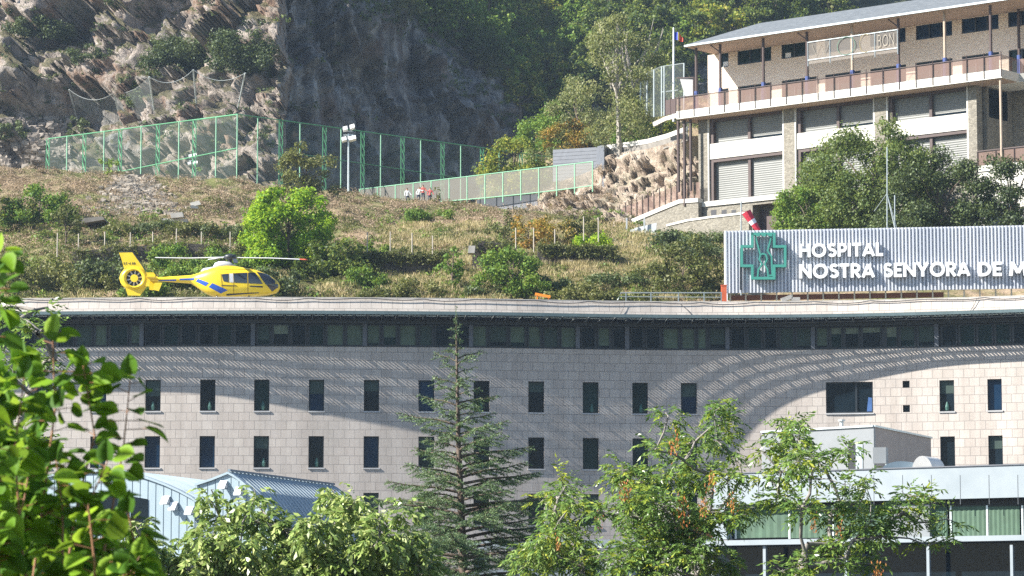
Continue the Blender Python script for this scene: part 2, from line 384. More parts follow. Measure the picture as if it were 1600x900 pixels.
b = MB(); b.bar(P(836, 459.5, 206), P(860, 464, 206), .3, .16); b.bar(P(840, 460, 206), P(838, 480, 206), .08); b.bar(P(857, 463, 206), P(857, 480, 206), .08)
tag(b.build('roof_barrier', M['orange_bar']), 'bright orange bar poking up behind the stone parapet', 'barrier')
# ------------------------------------------------------------------ rooftop sign: corrugated white sheet with raised letters and cross
Y0s, Y1s = 206.0, 203.2
A0 = P(1133.5, 459.5, Y0s); xd = P(1600, 455, Y1s) - A0; xd.z = 0; SL = xd.length; xd.normalize(); nd = Vector((xd.y, -xd.x, 0))  # nd points to the camera
def spix(px, py, off=0.0):
    """(along, z) on the sign plane seen at (px, py)."""
    d = P(px, py, 1.0); o = A0 + nd * off; t = o.dot(nd) / d.dot(nd); q = d * t; return (q - A0).dot(xd), q.z
def SP(a, z, off=0.0): q = A0 + xd * a + nd * off; return Vector((q.x, q.y, z))
LEN = spix(1885, 450)[0]; zt, zb0 = spix(1134, 361)[1], spix(1134, 458.5)[1]
sg = root('hospital_sign', SP(0, zb0), 'long white corrugated rooftop sign with raised lettering and a green cross', 'sign')
t = NT('sign_sheet'); f = t.noise(t.coord(), .6, 5, .6, (1, 1, .25)); t.set(Base_Color=t.ramp(f, [(.35, (.50, .53, .59)), (.65, (.60, .62, .66))]), Roughness=.45)
pitch = .2275; V = []; n = int(LEN / pitch)
prof = [(0, .17), (.095, .17), (.105, 0), (.215, 0)]
for i in range(n):
    for a, o in prof: V += [tuple(SP(i * pitch + a, zb0, o)), tuple(SP(i * pitch + a, zt, o))]
Fc = [(2 * i, 2 * i + 2, 2 * i + 3, 2 * i + 1) for i in range(n * 4 - 1)]
mk('corrugated_sheet', V, Fc, M['sign_sheet'], sg)
m = MB()
for z in (zb0 + .3, (zb0 + zt) / 2, zt - .3): m.bar(SP(0, z, -.06), SP(LEN, z, -.06), .08, .1)
m.bar(SP(.04, zb0 - .5, .02), SP(.04, zt, .02), .2, .2)
m.build('frame', M['white_metal'], sg)
m = MB(); a = .3
while a < LEN: m.bar(SP(a, z_deck - .2, -.2), SP(a, zt - .4, -.16), .09); a += 1.0
m.build('support_posts', M['cream_post'], sg)
m = MB(); m.bar(SP(.3, zb0 - .28, -.25), SP(14, zb0 - .28, -.25), .05, .34); m.build('base_beam', M['rust_brown'], sg)
t = NT('letter_white'); t.set(Base_Color=(.80, .82, .82), Roughness=.4)
def arc(cx, cy, rx, ry, a0, a1, n=14): return [(cx + rx * math.cos(R(a0 + (a1 - a0) * i / n)), cy + ry * math.sin(R(a0 + (a1 - a0) * i / n))) for i in range(n + 1)]
h = .11                                         # half stroke, in cap heights
GL = {  # geometric capitals: strokes in cap-height units, advance width
 'H': ([[(.1, 0), (.1, 1)], [(.72, 0), (.72, 1)], [(.1, .52), (.72, .52)]], .82), 'O': ([arc(.52, .5, .42, .42, 0, 360, 28)], 1.04),
 'S': ([arc(.33, .72, .2, .19, 25, 270, 12) + arc(.33, .30, .23, .21, 85, -150, 12)[1:]], .64),
 'P': ([[(.1, 0), (.1, 1)], [(.1, .9)] + arc(.34, .66, .22, .24, 90, -90, 10) + [(.1, .42)]], .64),
 'I': ([[(.1, 0), (.1, 1)]], .2), 'T': ([[(.33, 0), (.33, .9)], [(0, .9), (.66, .9)]], .66),
 'A': ([[(.06, 0), (.43, .93)], [(.43, .93), (.80, 0)], [(.2, .27), (.66, .27)]], .86), 'L': ([[(.1, 1), (.1, .0)], [(.1, .1), (.52, .1)]], .52),
 'N': ([[(.1, 0), (.1, 1)], [(.12, .9), (.74, .1)], [(.76, 0), (.76, 1)]], .86),
 'R': ([[(.1, 0), (.1, 1)], [(.1, .9)] + arc(.34, .68, .22, .22, 90, -90, 10) + [(.1, .46)], [(.28, .46), (.62, 0)]], .68),
 'E': ([[(.1, 0), (.1, 1)], [(.1, .9), (.56, .9)], [(.1, .5), (.52, .5)], [(.1, .1), (.56, .1)]], .56),
 'Y': ([[(.4, 0), (.4, .45)], [(.4, .42), (.06, 1)], [(.4, .42), (.74, 1)]], .8),
 'D': ([[(.1, 0), (.1, 1)], [(.1, .9), (.3, .9)] + arc(.3, .5, .4, .4, 90, -90, 16)[1:] + [(.1, .1)]], .8),
 'M': ([[(.08, 0), (.2, 1)], [(.2, .95), (.52, .2)], [(.52, .2), (.84, .95)], [(.84, 1), (.96, 0)]], 1.04), 'X': ([[(.06, 0), (.7, 1)], [(.7, 0), (.06, 1)]], .76)}
def stroke(mb, pts, hw, place, dep):
    """A ribbon of half width hw along pts, given real depth."""
    L_, R_ = [], []
    closed = math.dist(pts[0], pts[-1]) < 1e-6 and len(pts) > 3
    for i, p in enumerate(pts):
        a = pts[i - 1] if i else (pts[-2] if closed else p); b = pts[i + 1] if i < len(pts) - 1 else (pts[1] if closed else p)
        dx, dy = b[0] - a[0], b[1] - a[1]; l = math.hypot(dx, dy) or 1; nx, ny = -dy / l * hw, dx / l * hw
        L_.append((p[0] + nx, p[1] + ny)); R_.append((p[0] - nx, p[1] - ny))
    b0 = len(mb.v); n = len(pts)
    for o in (0, dep):
        for q in L_: mb.v.append(tuple(place(q, o)))
        for q in R_: mb.v.append(tuple(place(q, o)))
    for i in range(n - 1):
        a, b, c, d = b0 + i, b0 + i + 1, b0 + n + i + 1, b0 + n + i; k = 2 * n
        mb.f += [(a + k, d + k, c + k, b + k), (a, b, c, d), (a, a + k, b + k, b), (d, c, c + k, d + k)]
    if not closed:
        for i in (0, n - 1): a, d = b0 + i, b0 + n + i; mb.f.append((a, d, d + 2 * n, a + 2 * n))
def word(txt, px0, px1, base, capt, size=None):
    a0, z0 = spix(px0, base, .3); a1 = spix(px1, base, .3)[0]; ch = spix(px0, capt, .3)[1] - z0
    adv = sum(GL[c][1] + .10 for c in txt) - .10; kx = (a1 - a0) / adv; x = a0
    for j, c in enumerate(txt):
        mb = MB()
        for q, st in enumerate(GL[c][0]):
            stroke(mb, st, h, lambda p, o, x=x: SP(x + p[0] * kx, z0 + p[1] * ch, .24 + o), .26 + .004 * q + .001 * (j % 2))
        mb.build('letter', M['letter_white'], sg); x += (GL[c][1] + .10) * kx
word('HOSPITAL', 1249, 1380, 402.5, 381.5)
word('NOSTRA', 1249, 1366.5, 435.5, 413.5); word('SENYORA', 1380.5, 1515.5, 433.5, 411.5); word('DE', 1529, 1565.5, 432, 410); word('MERITXELL', 1577, 1745, 431.5, 409.5)
# green cross of tube outline with a small mother-and-child figure
t = NT('cross_green'); t.set(Base_Color=(.045, .25, .20), Roughness=.45)
def cz(x, y): return (1120 + x / 5.714, 340 + y / 5.714)
def strokes_px(name, lines, hw, off, dep):
    mb = MB()
    for q, ln in enumerate(lines):
        pts = [spix(*cz(*p), off) for p in ln]
        for i in range(len(pts) - 1):      # straight pieces mitred by overlap
            a, b = Vector(pts[i]), Vector(pts[i + 1]); d = (b - a).normalized() * hw * .9
            stroke(mb, [tuple(a - d), tuple(b + d)], hw, lambda p, o: SP(p[0], p[1], off + o), dep + .003 * ((q * 5 + i) % 11))
    return mb.build(name, M['cross_green'], sg)
cross = [[(320, 150), (515, 150), (515, 262), (612, 262), (612, 435), (515, 435), (515, 545), (320, 545), (320, 435), (225, 435), (225, 262), (320, 262), (320, 150)]]
strokes_px('cross_outline', cross, .085, .30, .30)
fig = [[(345, 165), (392, 345)], [(490, 165), (455, 300)], [(365, 545), (372, 470), (405, 420), (380, 375), (390, 335), (415, 325), (440, 335), (450, 375), (430, 420), (455, 470), (462, 545)],
       [(455, 300), (490, 350), (497, 520), (462, 520)], [(365, 545), (462, 545)]]
strokes_px('cross_figure', fig, .05, .32, .22)
m = MB()
for q in range(3): m.prism([SP(*spix(*cz(352 + q * 55, 148), .3), .52), SP(*spix(*cz(388 + q * 55, 148), .3), .52), SP(*spix(*cz(388 + q * 55, 172), .3), .52), SP(*spix(*cz(352 + q * 55, 172), .3), .52)], nd * .1)
m.build('cross_crown', M['cross_green'], sg)
m = MB(); m.bar(SP(*spix(1157.5, 388, .3), .3), SP(*spix(1157.5, 453, .3), .3), .12, .1); m.build('conduit', M['dark_frame'], sg)
# small stones/blocks lying at the sign's foot
m = MB(); m.box(P(1229, 466.5, 203.7), (.33, 0, .12), (0, .2, 0), (-.05, 0, .12)); tag(m.build('stone_block', M['concrete']), 'tilted pale stone block lying at the foot of the sign', 'block')
m = MB(); m.box(P(1243, 467.5, 203.7), (.27, 0, 0), (0, .2, 0), (0, 0, .11)); tag(m.build('stone_block', M['concrete']), 'flat pale stone block lying level at the foot of the sign', 'block')
# ------------------------------------------------------------------ SCHOOL on the terrace above: facade turned 50 degrees
T0 = P(1225, 300, 284); T0 = Vector((T0.x, T0.y, 0)); sd = Vector((.770, -.637, 0)).normalized(); sn = Vector((-sd.y * -1, 0, 0))
sn = Vector((sd.y, -sd.x, 0))                    # outward normal, towards the camera
if sn.y > 0: sn = -sn
def fp(t, w, z): q = T0 + sd * t + sn * w; return Vector((q.x, q.y, z))
def fpix(px, py, w=0.0):
    d = P(px, py, 1.0); o = T0 + sn * w; k = o.dot(sn) / d.dot(sn); q = d * k; return (q - T0).dot(sd), q.z
sch = root('school_building', P(1100, 318, 289), 'long pale stone school with slate roof, shuttered bays and a railed balcony', 'building')
def rubble(name, c1, c2, sc_=2.2, mort=(.25, .23, .2), wear=.5):
    t = NT(name); co = t.node('ShaderNodeMapping', {'Vector': t.coord(), 'Scale': (1, 1, 2.1)}).outputs[0]
    v = t.node('ShaderNodeTexVoronoi', {'Vector': co, 'Scale': sc_}); e = t.node('ShaderNodeTexVoronoi', {'Vector': co, 'Scale': sc_}, feature='DISTANCE_TO_EDGE')
    c = t.mix(t.node('ShaderNodeSeparateColor', {'Color': v.outputs['Color']}).outputs[0], c1, c2)
    c = t.mix(t.ramp(e.outputs['Distance'], [(.02, (1, 1, 1)), (.09, (0, 0, 0))]), c, mort)
    n = t.noise(t.coord(), .35, 6); c = t.mix(wear, c, t.ramp(n, [(.3, (.6, .58, .55)), (.7, (1, 1, 1))]), 'MULTIPLY')
    t.set(Base_Color=c, Roughness=.85); t.bump(e.outputs['Distance'], .08, .5); return t.m
rubble('rubble_stone', (.17, .155, .125), (.33, .305, .25), 4.6, (.20, .185, .155)); plain('school_white', (.56, .545, .50), .7, var=.05); plain('school_brown', (.075, .05, .045), .6)
rubble('ashlar', (.72, .59, .48), (.80, .69, .57), 3.0, (.68, .56, .46), .12); plain('school_dark', (.035, .035, .04), .5); plain('blue_pad', (.05, .08, .24), .6)
plain('pale_post', (.42, .33, .25), .6); plain('soffit_brown', (.42, .30, .23), .8)
t = NT('shutter'); w_ = t.node('ShaderNodeTexWave', {'Vector': t.coord(), 'Scale': 1.6, 'Distortion': .6}, bands_direction='Z').outputs['Fac']
f = t.noise(t.coord(), .35, 5, .6, (1, 1, .5)); c = t.mix(.35, t.ramp(f, [(.35, (.125, .13, .122)), (.65, (.165, .17, .16))]), t.ramp(w_, [(.35, (.125, .13, .122)), (.6, (.19, .195, .185))]))
t.set(Base_Color=c, Roughness=.5); t.bump(w_, .03, .5)
t = NT('slate'); f = t.noise(t.coord(), 2.2, 6, .7); br = t.node('ShaderNodeTexBrick', {'Vector': t.coord('UV'), 'Color1': (.10, .115, .125, 1), 'Color2': (.155, .17, .18, 1), 'Mortar': (.06, .07, .075, 1), 'Mortar Size': .015, 'Brick Width': .5, 'Row Height': .3, 'Scale': 1.0})
t.set(Base_Color=t.mix(.5, br.outputs[0], t.ramp(f, [(.35, (.09, .10, .11)), (.65, (.21, .225, .235))])), Roughness=.6)
netting('rail_mesh_brown', (.23, .145, .115), .62); netting('screen_mesh', (.40, .36, .32), .30); netting('fence_mesh', (.22, .26, .27), .14)
# levels, taken where the photograph shows them
def fz(px, py, w=0.0): return fpix(px, py, w)[1]
def ft(px, w=0.0, py=200): return fpix(px, py, w)[0]
z_led = fz(1104, 316); z_lin1 = fz(1107, 177); z_lin0 = fz(1107, 185.5)
z_w2t, z_w2b = z_lin0, fz(1107, 225); z_w1t, z_w1b = fz(1107, 249), fz(1107, 313)
pil = [(1091, 1105), (1224.5, 1241), (1366.5, 1384.5), (1513, 1526.5)]
pt = [(ft(a), ft(b)) for a, b in pil]; tL, tR = pt[0][0], pt[-1][1]
m = MB()
def slab(m, t0, t1, w0, w1, z0, z1):
    m.prism([fp(t0, w0, z0), fp(t1, w0, z0), fp(t1, w0, z1), fp(t0, w0, z1)], sn * (w1 - w0)); return m
for a, b in pt: slab(m, a, b, 0, -.9, z_led, z_lin0 - .003)
slab(m, tL, tR, 0, -.9, z_lin0, z_lin1)
m.build('stone_frame', M['rubble_stone'], sch)
m = MB(); slab(m, tL - .3, tR + .2, -1.2, -12, z_led - 6, z_lin1 - .05); m.build('wall', M['rubble_stone'], sch)
m = MB()
for i in range(3):
    a, b = pt[i][1], pt[i + 1][0]; slab(m, a + .003, b - .003, -.12, -.89, z_w1t, z_w2b)
    for x in (a, b - .16): slab(m, x + .002, x + .158, -.02, -.5, z_led + .05, z_lin0 - .004)
m.build('spandrel', M['school_white'], sch)
for i in range(3):
    a, b = pt[i][1] + .16, pt[i + 1][0] - .16
    for z0, z1 in ((z_w1b - .1, z_w1t), (z_w2b, z_w2t)):
        m = MB(); slab(m, a, a + .38, -.2, -1.1, z0, z1 - .01); slab(m, a + .381, b, -.2, -1.1, z1 - .30, z1 - .005)
        c = (a + .38 + b) / 2; slab(m, c - .14, c + .14, -.35, -1.1, z0, z1 - .302)
        w = m.build('window', M['school_brown'], sch)
        for x0, x1 in ((a + .382, c - .142), (c + .142, b)):
            m = MB(); zz = z0 + .02 + (.28 if z0 > z_w1t and x0 > c - 1 else 0)
            slab(m, x0, x1, -.62, -.7, zz, z1 - .31).build('shutter', M['shutter'], w)
            if z0 > z_w1t and x0 > c - 1: slab(MB(), x0, x1, -.60, -.63, z0, zz - .03).build('pane', M['glass_dark'], w)
# plinth, ledge, small openings, doorway
m = MB(); slab(m, tL - .2, ft(1232), .35, -1.0, z_led - .45, z_led).build('ledge', M['school_white'], sch)
m = MB(); slab(m, ft(1232) + .003, tR, .35, -1.0, z_led - .45, z_led).build('ledge', M['concrete'], sch)
m = MB(); td0, td1 = ft(1176, .2, 340), ft(1260, .2, 340); zd = fz(1180, 320, .2)
slab(m, ft(1000, .2, 340), td0, .2, -1.19, z_led - 6, z_led - .455); slab(m, td1, tR, .2, -1.19, z_led - 6, z_led - .455); slab(m, td0 + .001, td1 - .001, .2, -1.19, zd, z_led - .456)
m.build('plinth', M['rubble_stone'], sch)
w = MB(); slab(w, ft(1188, -1, 340), td1, -.9, -1.0, z_led - 6, fz(1188, 330, -.9)); w.build('door', M['school_brown'], sch)
for x0, x1 in ((1110, 1118.5), (1126.5, 1134.5), (1142, 1149)):
    za, zb = fz(x0, 328.5, .2), fz(x0, 339.5, .2); slab(MB(), ft(x0, .2), ft(x1, .2), .206, .19, zb, za).build('vent_opening', M['school_dark'], sch)
# right return wall in shade with a dark window, lower railing beyond
m = MB(); e = Vector((-sn.x, -sn.y, 0))
m.prism([fp(tR + .21, -1.25, z_led - 6), fp(tR + .21, -1.25, z_lin1 - .06), fp(tR + .21, -11, z_lin1 - .06), fp(tR + .21, -11, z_led - 6)], sd * .05); m.build('end_wall', M['rubble_stone'], sch)
m = MB(); tt = tR + .27; m.prism([fp(tt, -1.6, fz(1540, 178)), fp(tt, -1.6, fz(1540, 133)), fp(tt, -4.6, fz(1540, 133)), fp(tt, -4.6, fz(1540, 178))], sd * .04); m.build('window', M['glass_dark'], sch)
m = MB(); slab(m, tR + .3, tR + 14, -5.5, -12, z_led - 6, z_lin1 - .07); m.build('wing_wall', M['rubble_stone'], sch)
# balcony slab, railing and posts
wB = 1.5; bL, bR = ft(1057, wB, 180), ft(1565.5, wB, 110)
zs1, zs0 = fz(1060, 173.5, wB), fz(1060, 186, wB)
m = MB(); slab(m, bL, bR, wB, -5, zs0, zs1); slab(m, bR + .003, bR + 14, -1.4, -5, zs0, zs1); m.build('balcony_slab', M['school_white'], sch)
m = MB(); slab(m, bL + .2, bR - .2, wB - .2, -1.1, zs0 - .06, zs0 - .003); m.build('balcony_soffit', M['soffit_brown'], sch)
zr = zs1 + 1.25
m = MB(); m.poly(fp(bL, wB - .05, zs1 + .04), fp(bR - .05, wB - .05, zs1 + .04), fp(bR - .05, wB - .05, zr), fp(bL, wB - .05, zr)); m.poly(fp(bR - .05, wB - .05, zs1 + .04), fp(bR - .05, -1.4, zs1 + .04), fp(bR - .05, -1.4, zr), fp(bR - .05, wB - .05, zr))
m.poly(fp(bR, -1.45, zs1 + .04), fp(bR + 13, -1.45, zs1 + .04), fp(bR + 13, -1.45, zr), fp(bR, -1.45, zr))
m.build('balcony_railing', M['rail_mesh_brown'], sch)
m = MB(); n = 21
for i in range(n): t_ = bL + .3 + (bR - bL - .35) * i / (n - 1); m.bar(fp(t_, wB + .03, zs0 + .1), fp(t_, wB + .03, zr + .28), .07)
m.bar(fp(bL, wB, zr), fp(bR, wB, zr), .06); m.build('railing_frame', M['school_brown'], sch)
# upper storey: wall with window strip, French windows, roof posts
wU = -2.3; uL = ft(1106, wU, 120); uR = bR + 13; zu1 = (fpix(1070, 74, 2.2)[1] + fz(1320, 37.5, 2.2)) / 2 - .02
wins = [(1124.5, 1139), (1153, 1206), (1222, 1277), (1290, 1346), (1361, 1417), (1433, 1490), (1505, 1563), (1578, 1634)]
zt1, zt0 = fz(1153, 77, wU), fz(1153, 102, wU); zl1 = fz(1153, 135.5, wU)
sb_ = [uL] + [v for a, b in wins for v in (ft(a, wU), ft(b, wU))] + [uR]
m = MB()
for i in range(len(sb_) - 1):
    if i % 2 == 0: slab(m, sb_[i], sb_[i + 1], wU, wU - .3, zs1, zu1)
    else:
        slab(m, sb_[i], sb_[i + 1], wU, wU - .3, zl1, zt0); slab(m, sb_[i], sb_[i + 1], wU, wU - .3, zt1, zu1)
m.build('upper_wall', M['ashlar'], sch)
slab(MB(), uL + .1, uR - .1, wU - .5, wU - 8, zs1, zu1).build('core', M['school_dark'], sch)
for j, (a, b) in enumerate(wins):
    a, b = ft(a, wU), ft(b, wU)
    for z0, z1 in ((zt0, zt1), (zs1, zl1)):
        m = MB(); d = .09
        for q in ((a, b, z0, z0 + d), (a, b, z1 - d, z1), (a, a + d, z0 + d, z1 - d), (b - d, b, z0 + d, z1 - d)): slab(m, q[0] + .002, q[1] - .002, wU - .06, wU - .2, q[2] + .002, q[3] - .002)
        if b - a > 1.5:
            for c in (a + (b - a) * .36, a + (b - a) * .68): slab(m, c - .05, c + .05, wU - .07, wU - .2, z0 + d, z1 - d)
        w = m.build('window', M['dark_frame'], sch)
        MB().poly(fp(a, wU - .22, z0), fp(b, wU - .22, z0), fp(b, wU - .22, z1), fp(a, wU - .22, z1)).build('pane', M[['glass_teal', 'glass_blue'][j > 2 and z0 == zt0]], w)
        if z0 == zt0 and j in (0, 2): slab(MB(), a + .3, a + .9, wU - .205, wU - .212, z0 + .1, z0 + .55).build('curtain', M['white_metal'], w)
wE = 2.2; eL, eR = fpix(1070, 74, wE)[0], bR + 14; z_e = fpix(1070, 74, wE)[1]; z_e2 = fz(1320, 37.5, wE); z_e = (z_e + z_e2) / 2
rt, rz = fpix(1186, 40, -5.5); 
wP = wB - .25
m = MB(); dm = 1
posts = [1088, 1125.5, 1193, 1261.5, 1332, 1404.5, 1477, 1549, 1592]
for i, x in enumerate(posts):
    t_ = ft(x, wP, 120)
    if x == 1592: t_ = ft(x, -1.7, 60)
    ww = wP if x != 1592 else -1.7
    p = MB(); p.tube([fp(t_, ww, zs1 + .02), fp(t_, ww, z_e + .12)], .13, 8).build('roof_post', M['pale_post' if i in (4, 6) else 'school_brown'], sch)
    p = MB(); p.tube([fp(t_, ww, zs1 + .03), fp(t_, ww, zs1 + 1.65)], .2, 8); q = p.build('post_padding', M['blue_pad'], sch)
    if i in (1, 3, 5): MB().bar(fp(t_, ww, z_e - .7), fp(t_ - .9, ww + .3, z_e + .05), .1).build('bracket', M['school_brown'], sch)
# hipped slate roof
wr = -5.5; th = .22; zr_ = max(rz, z_e + 1.6)
A, B_ = fp(eL, wE, z_e), fp(eR, wE, z_e); C_ = fp(rt, wr, zr_); D_ = fp(eR, wr, zr_); E_ = fp(eL, wr * 2 - wE, z_e); G_ = fp(eR, wr * 2 - wE, z_e)
u = Vector((0, 0, th)); V = [A, B_, D_, C_, E_, G_]; V = V + [v + u for v in V]
Fc = [(6, 7, 8, 9), (6, 9, 10), (10, 9, 8, 11), (0, 1, 7, 6), (0, 6, 10, 4), (1, 5, 11, 7), (5, 4, 10, 11)]
uv = [((v - T0).dot(sd), (v - T0).dot(sn)) for v in V]
rf = mk('roof', V, Fc, M['slate'], sch, uv=uv)
m = MB(); m.poly(A + Vector((0, 0, .004)), B_ + Vector((0, 0, .004)), G_ + Vector((0, 0, .004)), E_ + Vector((0, 0, .004))); m.build('soffit', M['soffit_brown'], rf)
m = MB(); m.bar(fp(eL, wE + .06, z_e + .1), fp(eR, wE + .06, z_e + .1), .14, .16); m.build('gutter', M['bracket_metal'], rf)
# ball screen on the balcony with mesh letters
s0, s1 = ft(1262.5, wP + .1, 80), ft(1403, wP + .1, 80); za, zb = fz(1265, 66, wP + .1), fz(1265, 100, wP + .1)
m = MB(); m.poly(fp(s0, wP + .1, zb), fp(s1, wP + .1, zb), fp(s1, wP + .1, za), fp(s0, wP + .1, za)); scn = m.build('ball_screen', M['screen_mesh'], sch)
m = MB(); zm = zb + (za - zb) * .18
for i in range(5): t_ = s0 + (s1 - s0) * i / 4; m.bar(fp(t_, wP + .14, zb - .2), fp(t_, wP + .14, za), .07)
for z in (za, zm): m.bar(fp(s0, wP + .14, z), fp(s1, wP + .14, z), .07)
m.build('screen_frame', M['bracket_metal'], scn)
plain('tape_cream', (.30, .27, .22), .7); plain('tape_green', (.07, .16, .11), .7); plain('tape_yellow', (.28, .22, .07), .7); plain('stone_grey', (.20, .185, .165), .85, var=.3)
pw = (s1 - s0) / 4
def put(txt, x0, x1, mat, hw=.035):
    adv = sum(GL[c][1] + .12 for c in txt); kx = (x1 - x0) / adv; x = x0
    for c in txt:
        mb = MB()
        for q, st in enumerate(GL[c][0]): stroke(mb, st, hw, lambda p, o, x=x: fp(x + p[0] * kx, wP + .18 + o, zm + .25 + p[1] * (za - zm - .5)), .02 + .003 * q)
        mb.build('letter', M[mat], scn); x += (GL[c][1] + .12) * kx
GL['B'] = ([[(.1, 0), (.1, 1)], [(.1, .95)] + arc(.34, .74, .2, .21, 90, -90, 8) + [(.1, .53)], [(.3, .52)] + arc(.36, .27, .24, .25, 90, -90, 8) + [(.1, .02)]], .68)
put('BON', s1 - pw + .3, s1 - .2, 'tape_cream')
mb = MB(); stroke(mb, arc(0, 0, 1, 1, 0, 360, 20), .028, lambda p, o: fp(s0 + pw * 1.75 + p[0] * .95, wP + .18 + o, (za + zm) / 2 + p[1] * .8), .02); mb.build('ring', M['tape_green'], scn)
mb = MB(); stroke(mb, [(0, 1), (.5, 0), (1, 1), (1.5, 0), (2, 1)], .018, lambda p, o: fp(s0 + .5 + p[0] * .9, wP + .18 + o, zm + .3 + p[1] * (za - zm - .6)), .02); mb.build('zigzag', M['tape_cream'], scn)
mb = MB(); stroke(mb, arc(0, 0, 1, 1, 60, 300, 14), .022, lambda p, o: fp(s0 + pw * 2.6 + p[0] * .6, wP + .18 + o, (za + zm) / 2 + p[1] * .8), .02); mb.build('curl', M['tape_yellow'], scn)
# thin columns under the left end of the balcony
for x, yb in ((1060, 300), (1069.6, 322), (1079.3, 298)):
    t_ = ft(x, .9, 240); MB().tube([fp(t_, .9, fz(x, yb, .9)), fp(t_, .9, zs0 - .06)], .14, 8).build('column', M['school_brown'], sch)
tc = ft(1564, wB - .3, 180); MB().tube([fp(tc, wB - .3, fz(1564, 245, wB - .3)), fp(tc, wB - .3, zs0 - .004)], .11, 8).build('column', M['pale_post'], sch)
tc = ft(1060, -.6, 240)
m = MB(); slab(m, bL, tL - .31, -2.2, -4, fz(1075, 330), zs0 - .07); m.build('side_wall', M['rubble_stone'], sch)
m = MB()
for y in (232, 255, 277, 299): slab(m, bL + .1, tL - .32, -1.95, -2.19, fz(1083, y + 1, -2), fz(1083, y - 3, -2))
m.build('string_course', M['school_white'], sch)
# lower right terrace with railing
m = MB(); zq = fz(1540, 262); slab(m, tR + .6, tR + 14, 1.2, -5.4, zq - .5, zq); slab(m, tR + .65, tR + 14, 1.1, -5.3, zq - 7, zq - .51); m.build('terrace', M['school_white'], sch)
m = MB(); m.poly(fp(tR + .7, 1.1, zq + .05), fp(tR + 14, 1.1, zq + .05), fp(tR + 14, 1.1, zq + 1.25), fp(tR + .7, 1.1, zq + 1.25)); m.build('terrace_railing', M['rail_mesh_brown'], sch)
m = MB(); m.bar(fp(tR + .7, 1.14, zq + 1.27), fp(tR + 14, 1.14, zq + 1.27), .09)
for i in range(8): m.bar(fp(tR + .7 + i * 1.8, 1.14, zq), fp(tR + .7 + i * 1.8, 1.14, zq + 1.25), .08)
m.build('terrace_rail_frame', M['school_brown'], sch)
# ------------------------------------------------------------------ sloping ramp walls and railings left of the school
rw = root('ramp_wall', P(1030, 360, 287), 'stone ramp wall with pale coping climbing to the school base', 'wall')
def ww(px, py, w): t_, z = fpix(px, py, w); return t_, z
rp = [(966, 358), (1030, 331), (1062, 318), (1091, 316)]
top = [ww(x, y, .9) for x, y in rp]
m = MB(); m.prism([fp(t_, .9, z) for t_, z in top] + [fp(top[-1][0], .9, z_led - 7), fp(top[0][0], .9, z_led - 7)], sn * -.6); m.build('masonry', M['rubble_stone'], rw)
m = MB()
for (a, za_), (b, zb_) in zip(top[:-1], top[1:]): m.prism([fp(a, 1.0, za_ + .004), fp(b, 1.0, zb_ + .004), fp(b, 1.0, zb_ + .38), fp(a, 1.0, za_ + .38)], sn * -.8)
m.build('coping', M['school_white'], rw)
rr = root('ramp_railing', P(1000, 350, 287), 'brown mesh railing running up the sloping ramp left of the school', 'railing')
m = MB(); m2 = MB(); k = 14
def lerp_top(f):
    xs = [a for a, _ in top]; t_ = xs[0] + (xs[-1] - xs[0]) * f; return t_, float(np.interp(t_, xs, [z for _, z in top])) + .39
for i in range(k):
    (a, za_), (b, zb_) = lerp_top(i / k), lerp_top((i + 1) / k)
    m.poly(fp(a, .6, za_), fp(b, .6, zb_), fp(b, .6, zb_ + 1.5), fp(a, .6, za_ + 1.5)); m2.bar(fp(a, .64, za_ - .1), fp(a, .64, za_ + 1.9), .08)
m.build('panel', M['rail_mesh_brown'], rr); m2.build('posts', M['school_brown'], rr)
lw = root('lower_wall', P(1100, 372, 283), 'lower stone wall with pale rounded top in front of the school doorway', 'wall')
pts = [(1042, 354), (1075, 346), (1110, 341), (1170, 334)]
q = [ww(x, y, 3.2) for x, y in pts]; m = MB(); m.prism([fp(t_, 3.2, z) for t_, z in q] + [fp(q[-1][0], 3.2, z_led - 8), fp(q[0][0], 3.2, z_led - 8)], sn * -.5); m.build('masonry', M['rubble_stone'], lw)
m = MB()
for (a, za_), (b, zb_) in zip(q[:-1], q[1:]): m.prism([fp(a, 3.28, za_ + .004), fp(b, 3.28, zb_ + .004), fp(b, 3.28, zb_ + .2), fp(a, 3.28, za_ + .2)], sn * -.66)
m.build('coping', M['school_white'], lw)
wg = root('white_gate', P(1000, 376, 281), 'small whitewashed gate wall with two pale posts below the ramp', 'gate')
m = MB(); a, b = P(978, 362, 281.5), P(1022, 350, 281); m.prism([P(980, 380, 281.5), P(1024, 378, 281), P(1026, 348, 281), P(985, 358, 281.5)], (0, .3, 0)); m.build('panel', M['pale_panel'] if 'pale_panel' in M else plain('pale_panel', (.5, .53, .55), .6), wg)
for x in (979, 1006.5): MB().bar(P(x, 380, 281.2) + Vector((0, -.2, -1.5)), P(x, 341, 281.2) + Vector((0, -.2, 0)), .13).build('post', M['pale_panel'], wg)
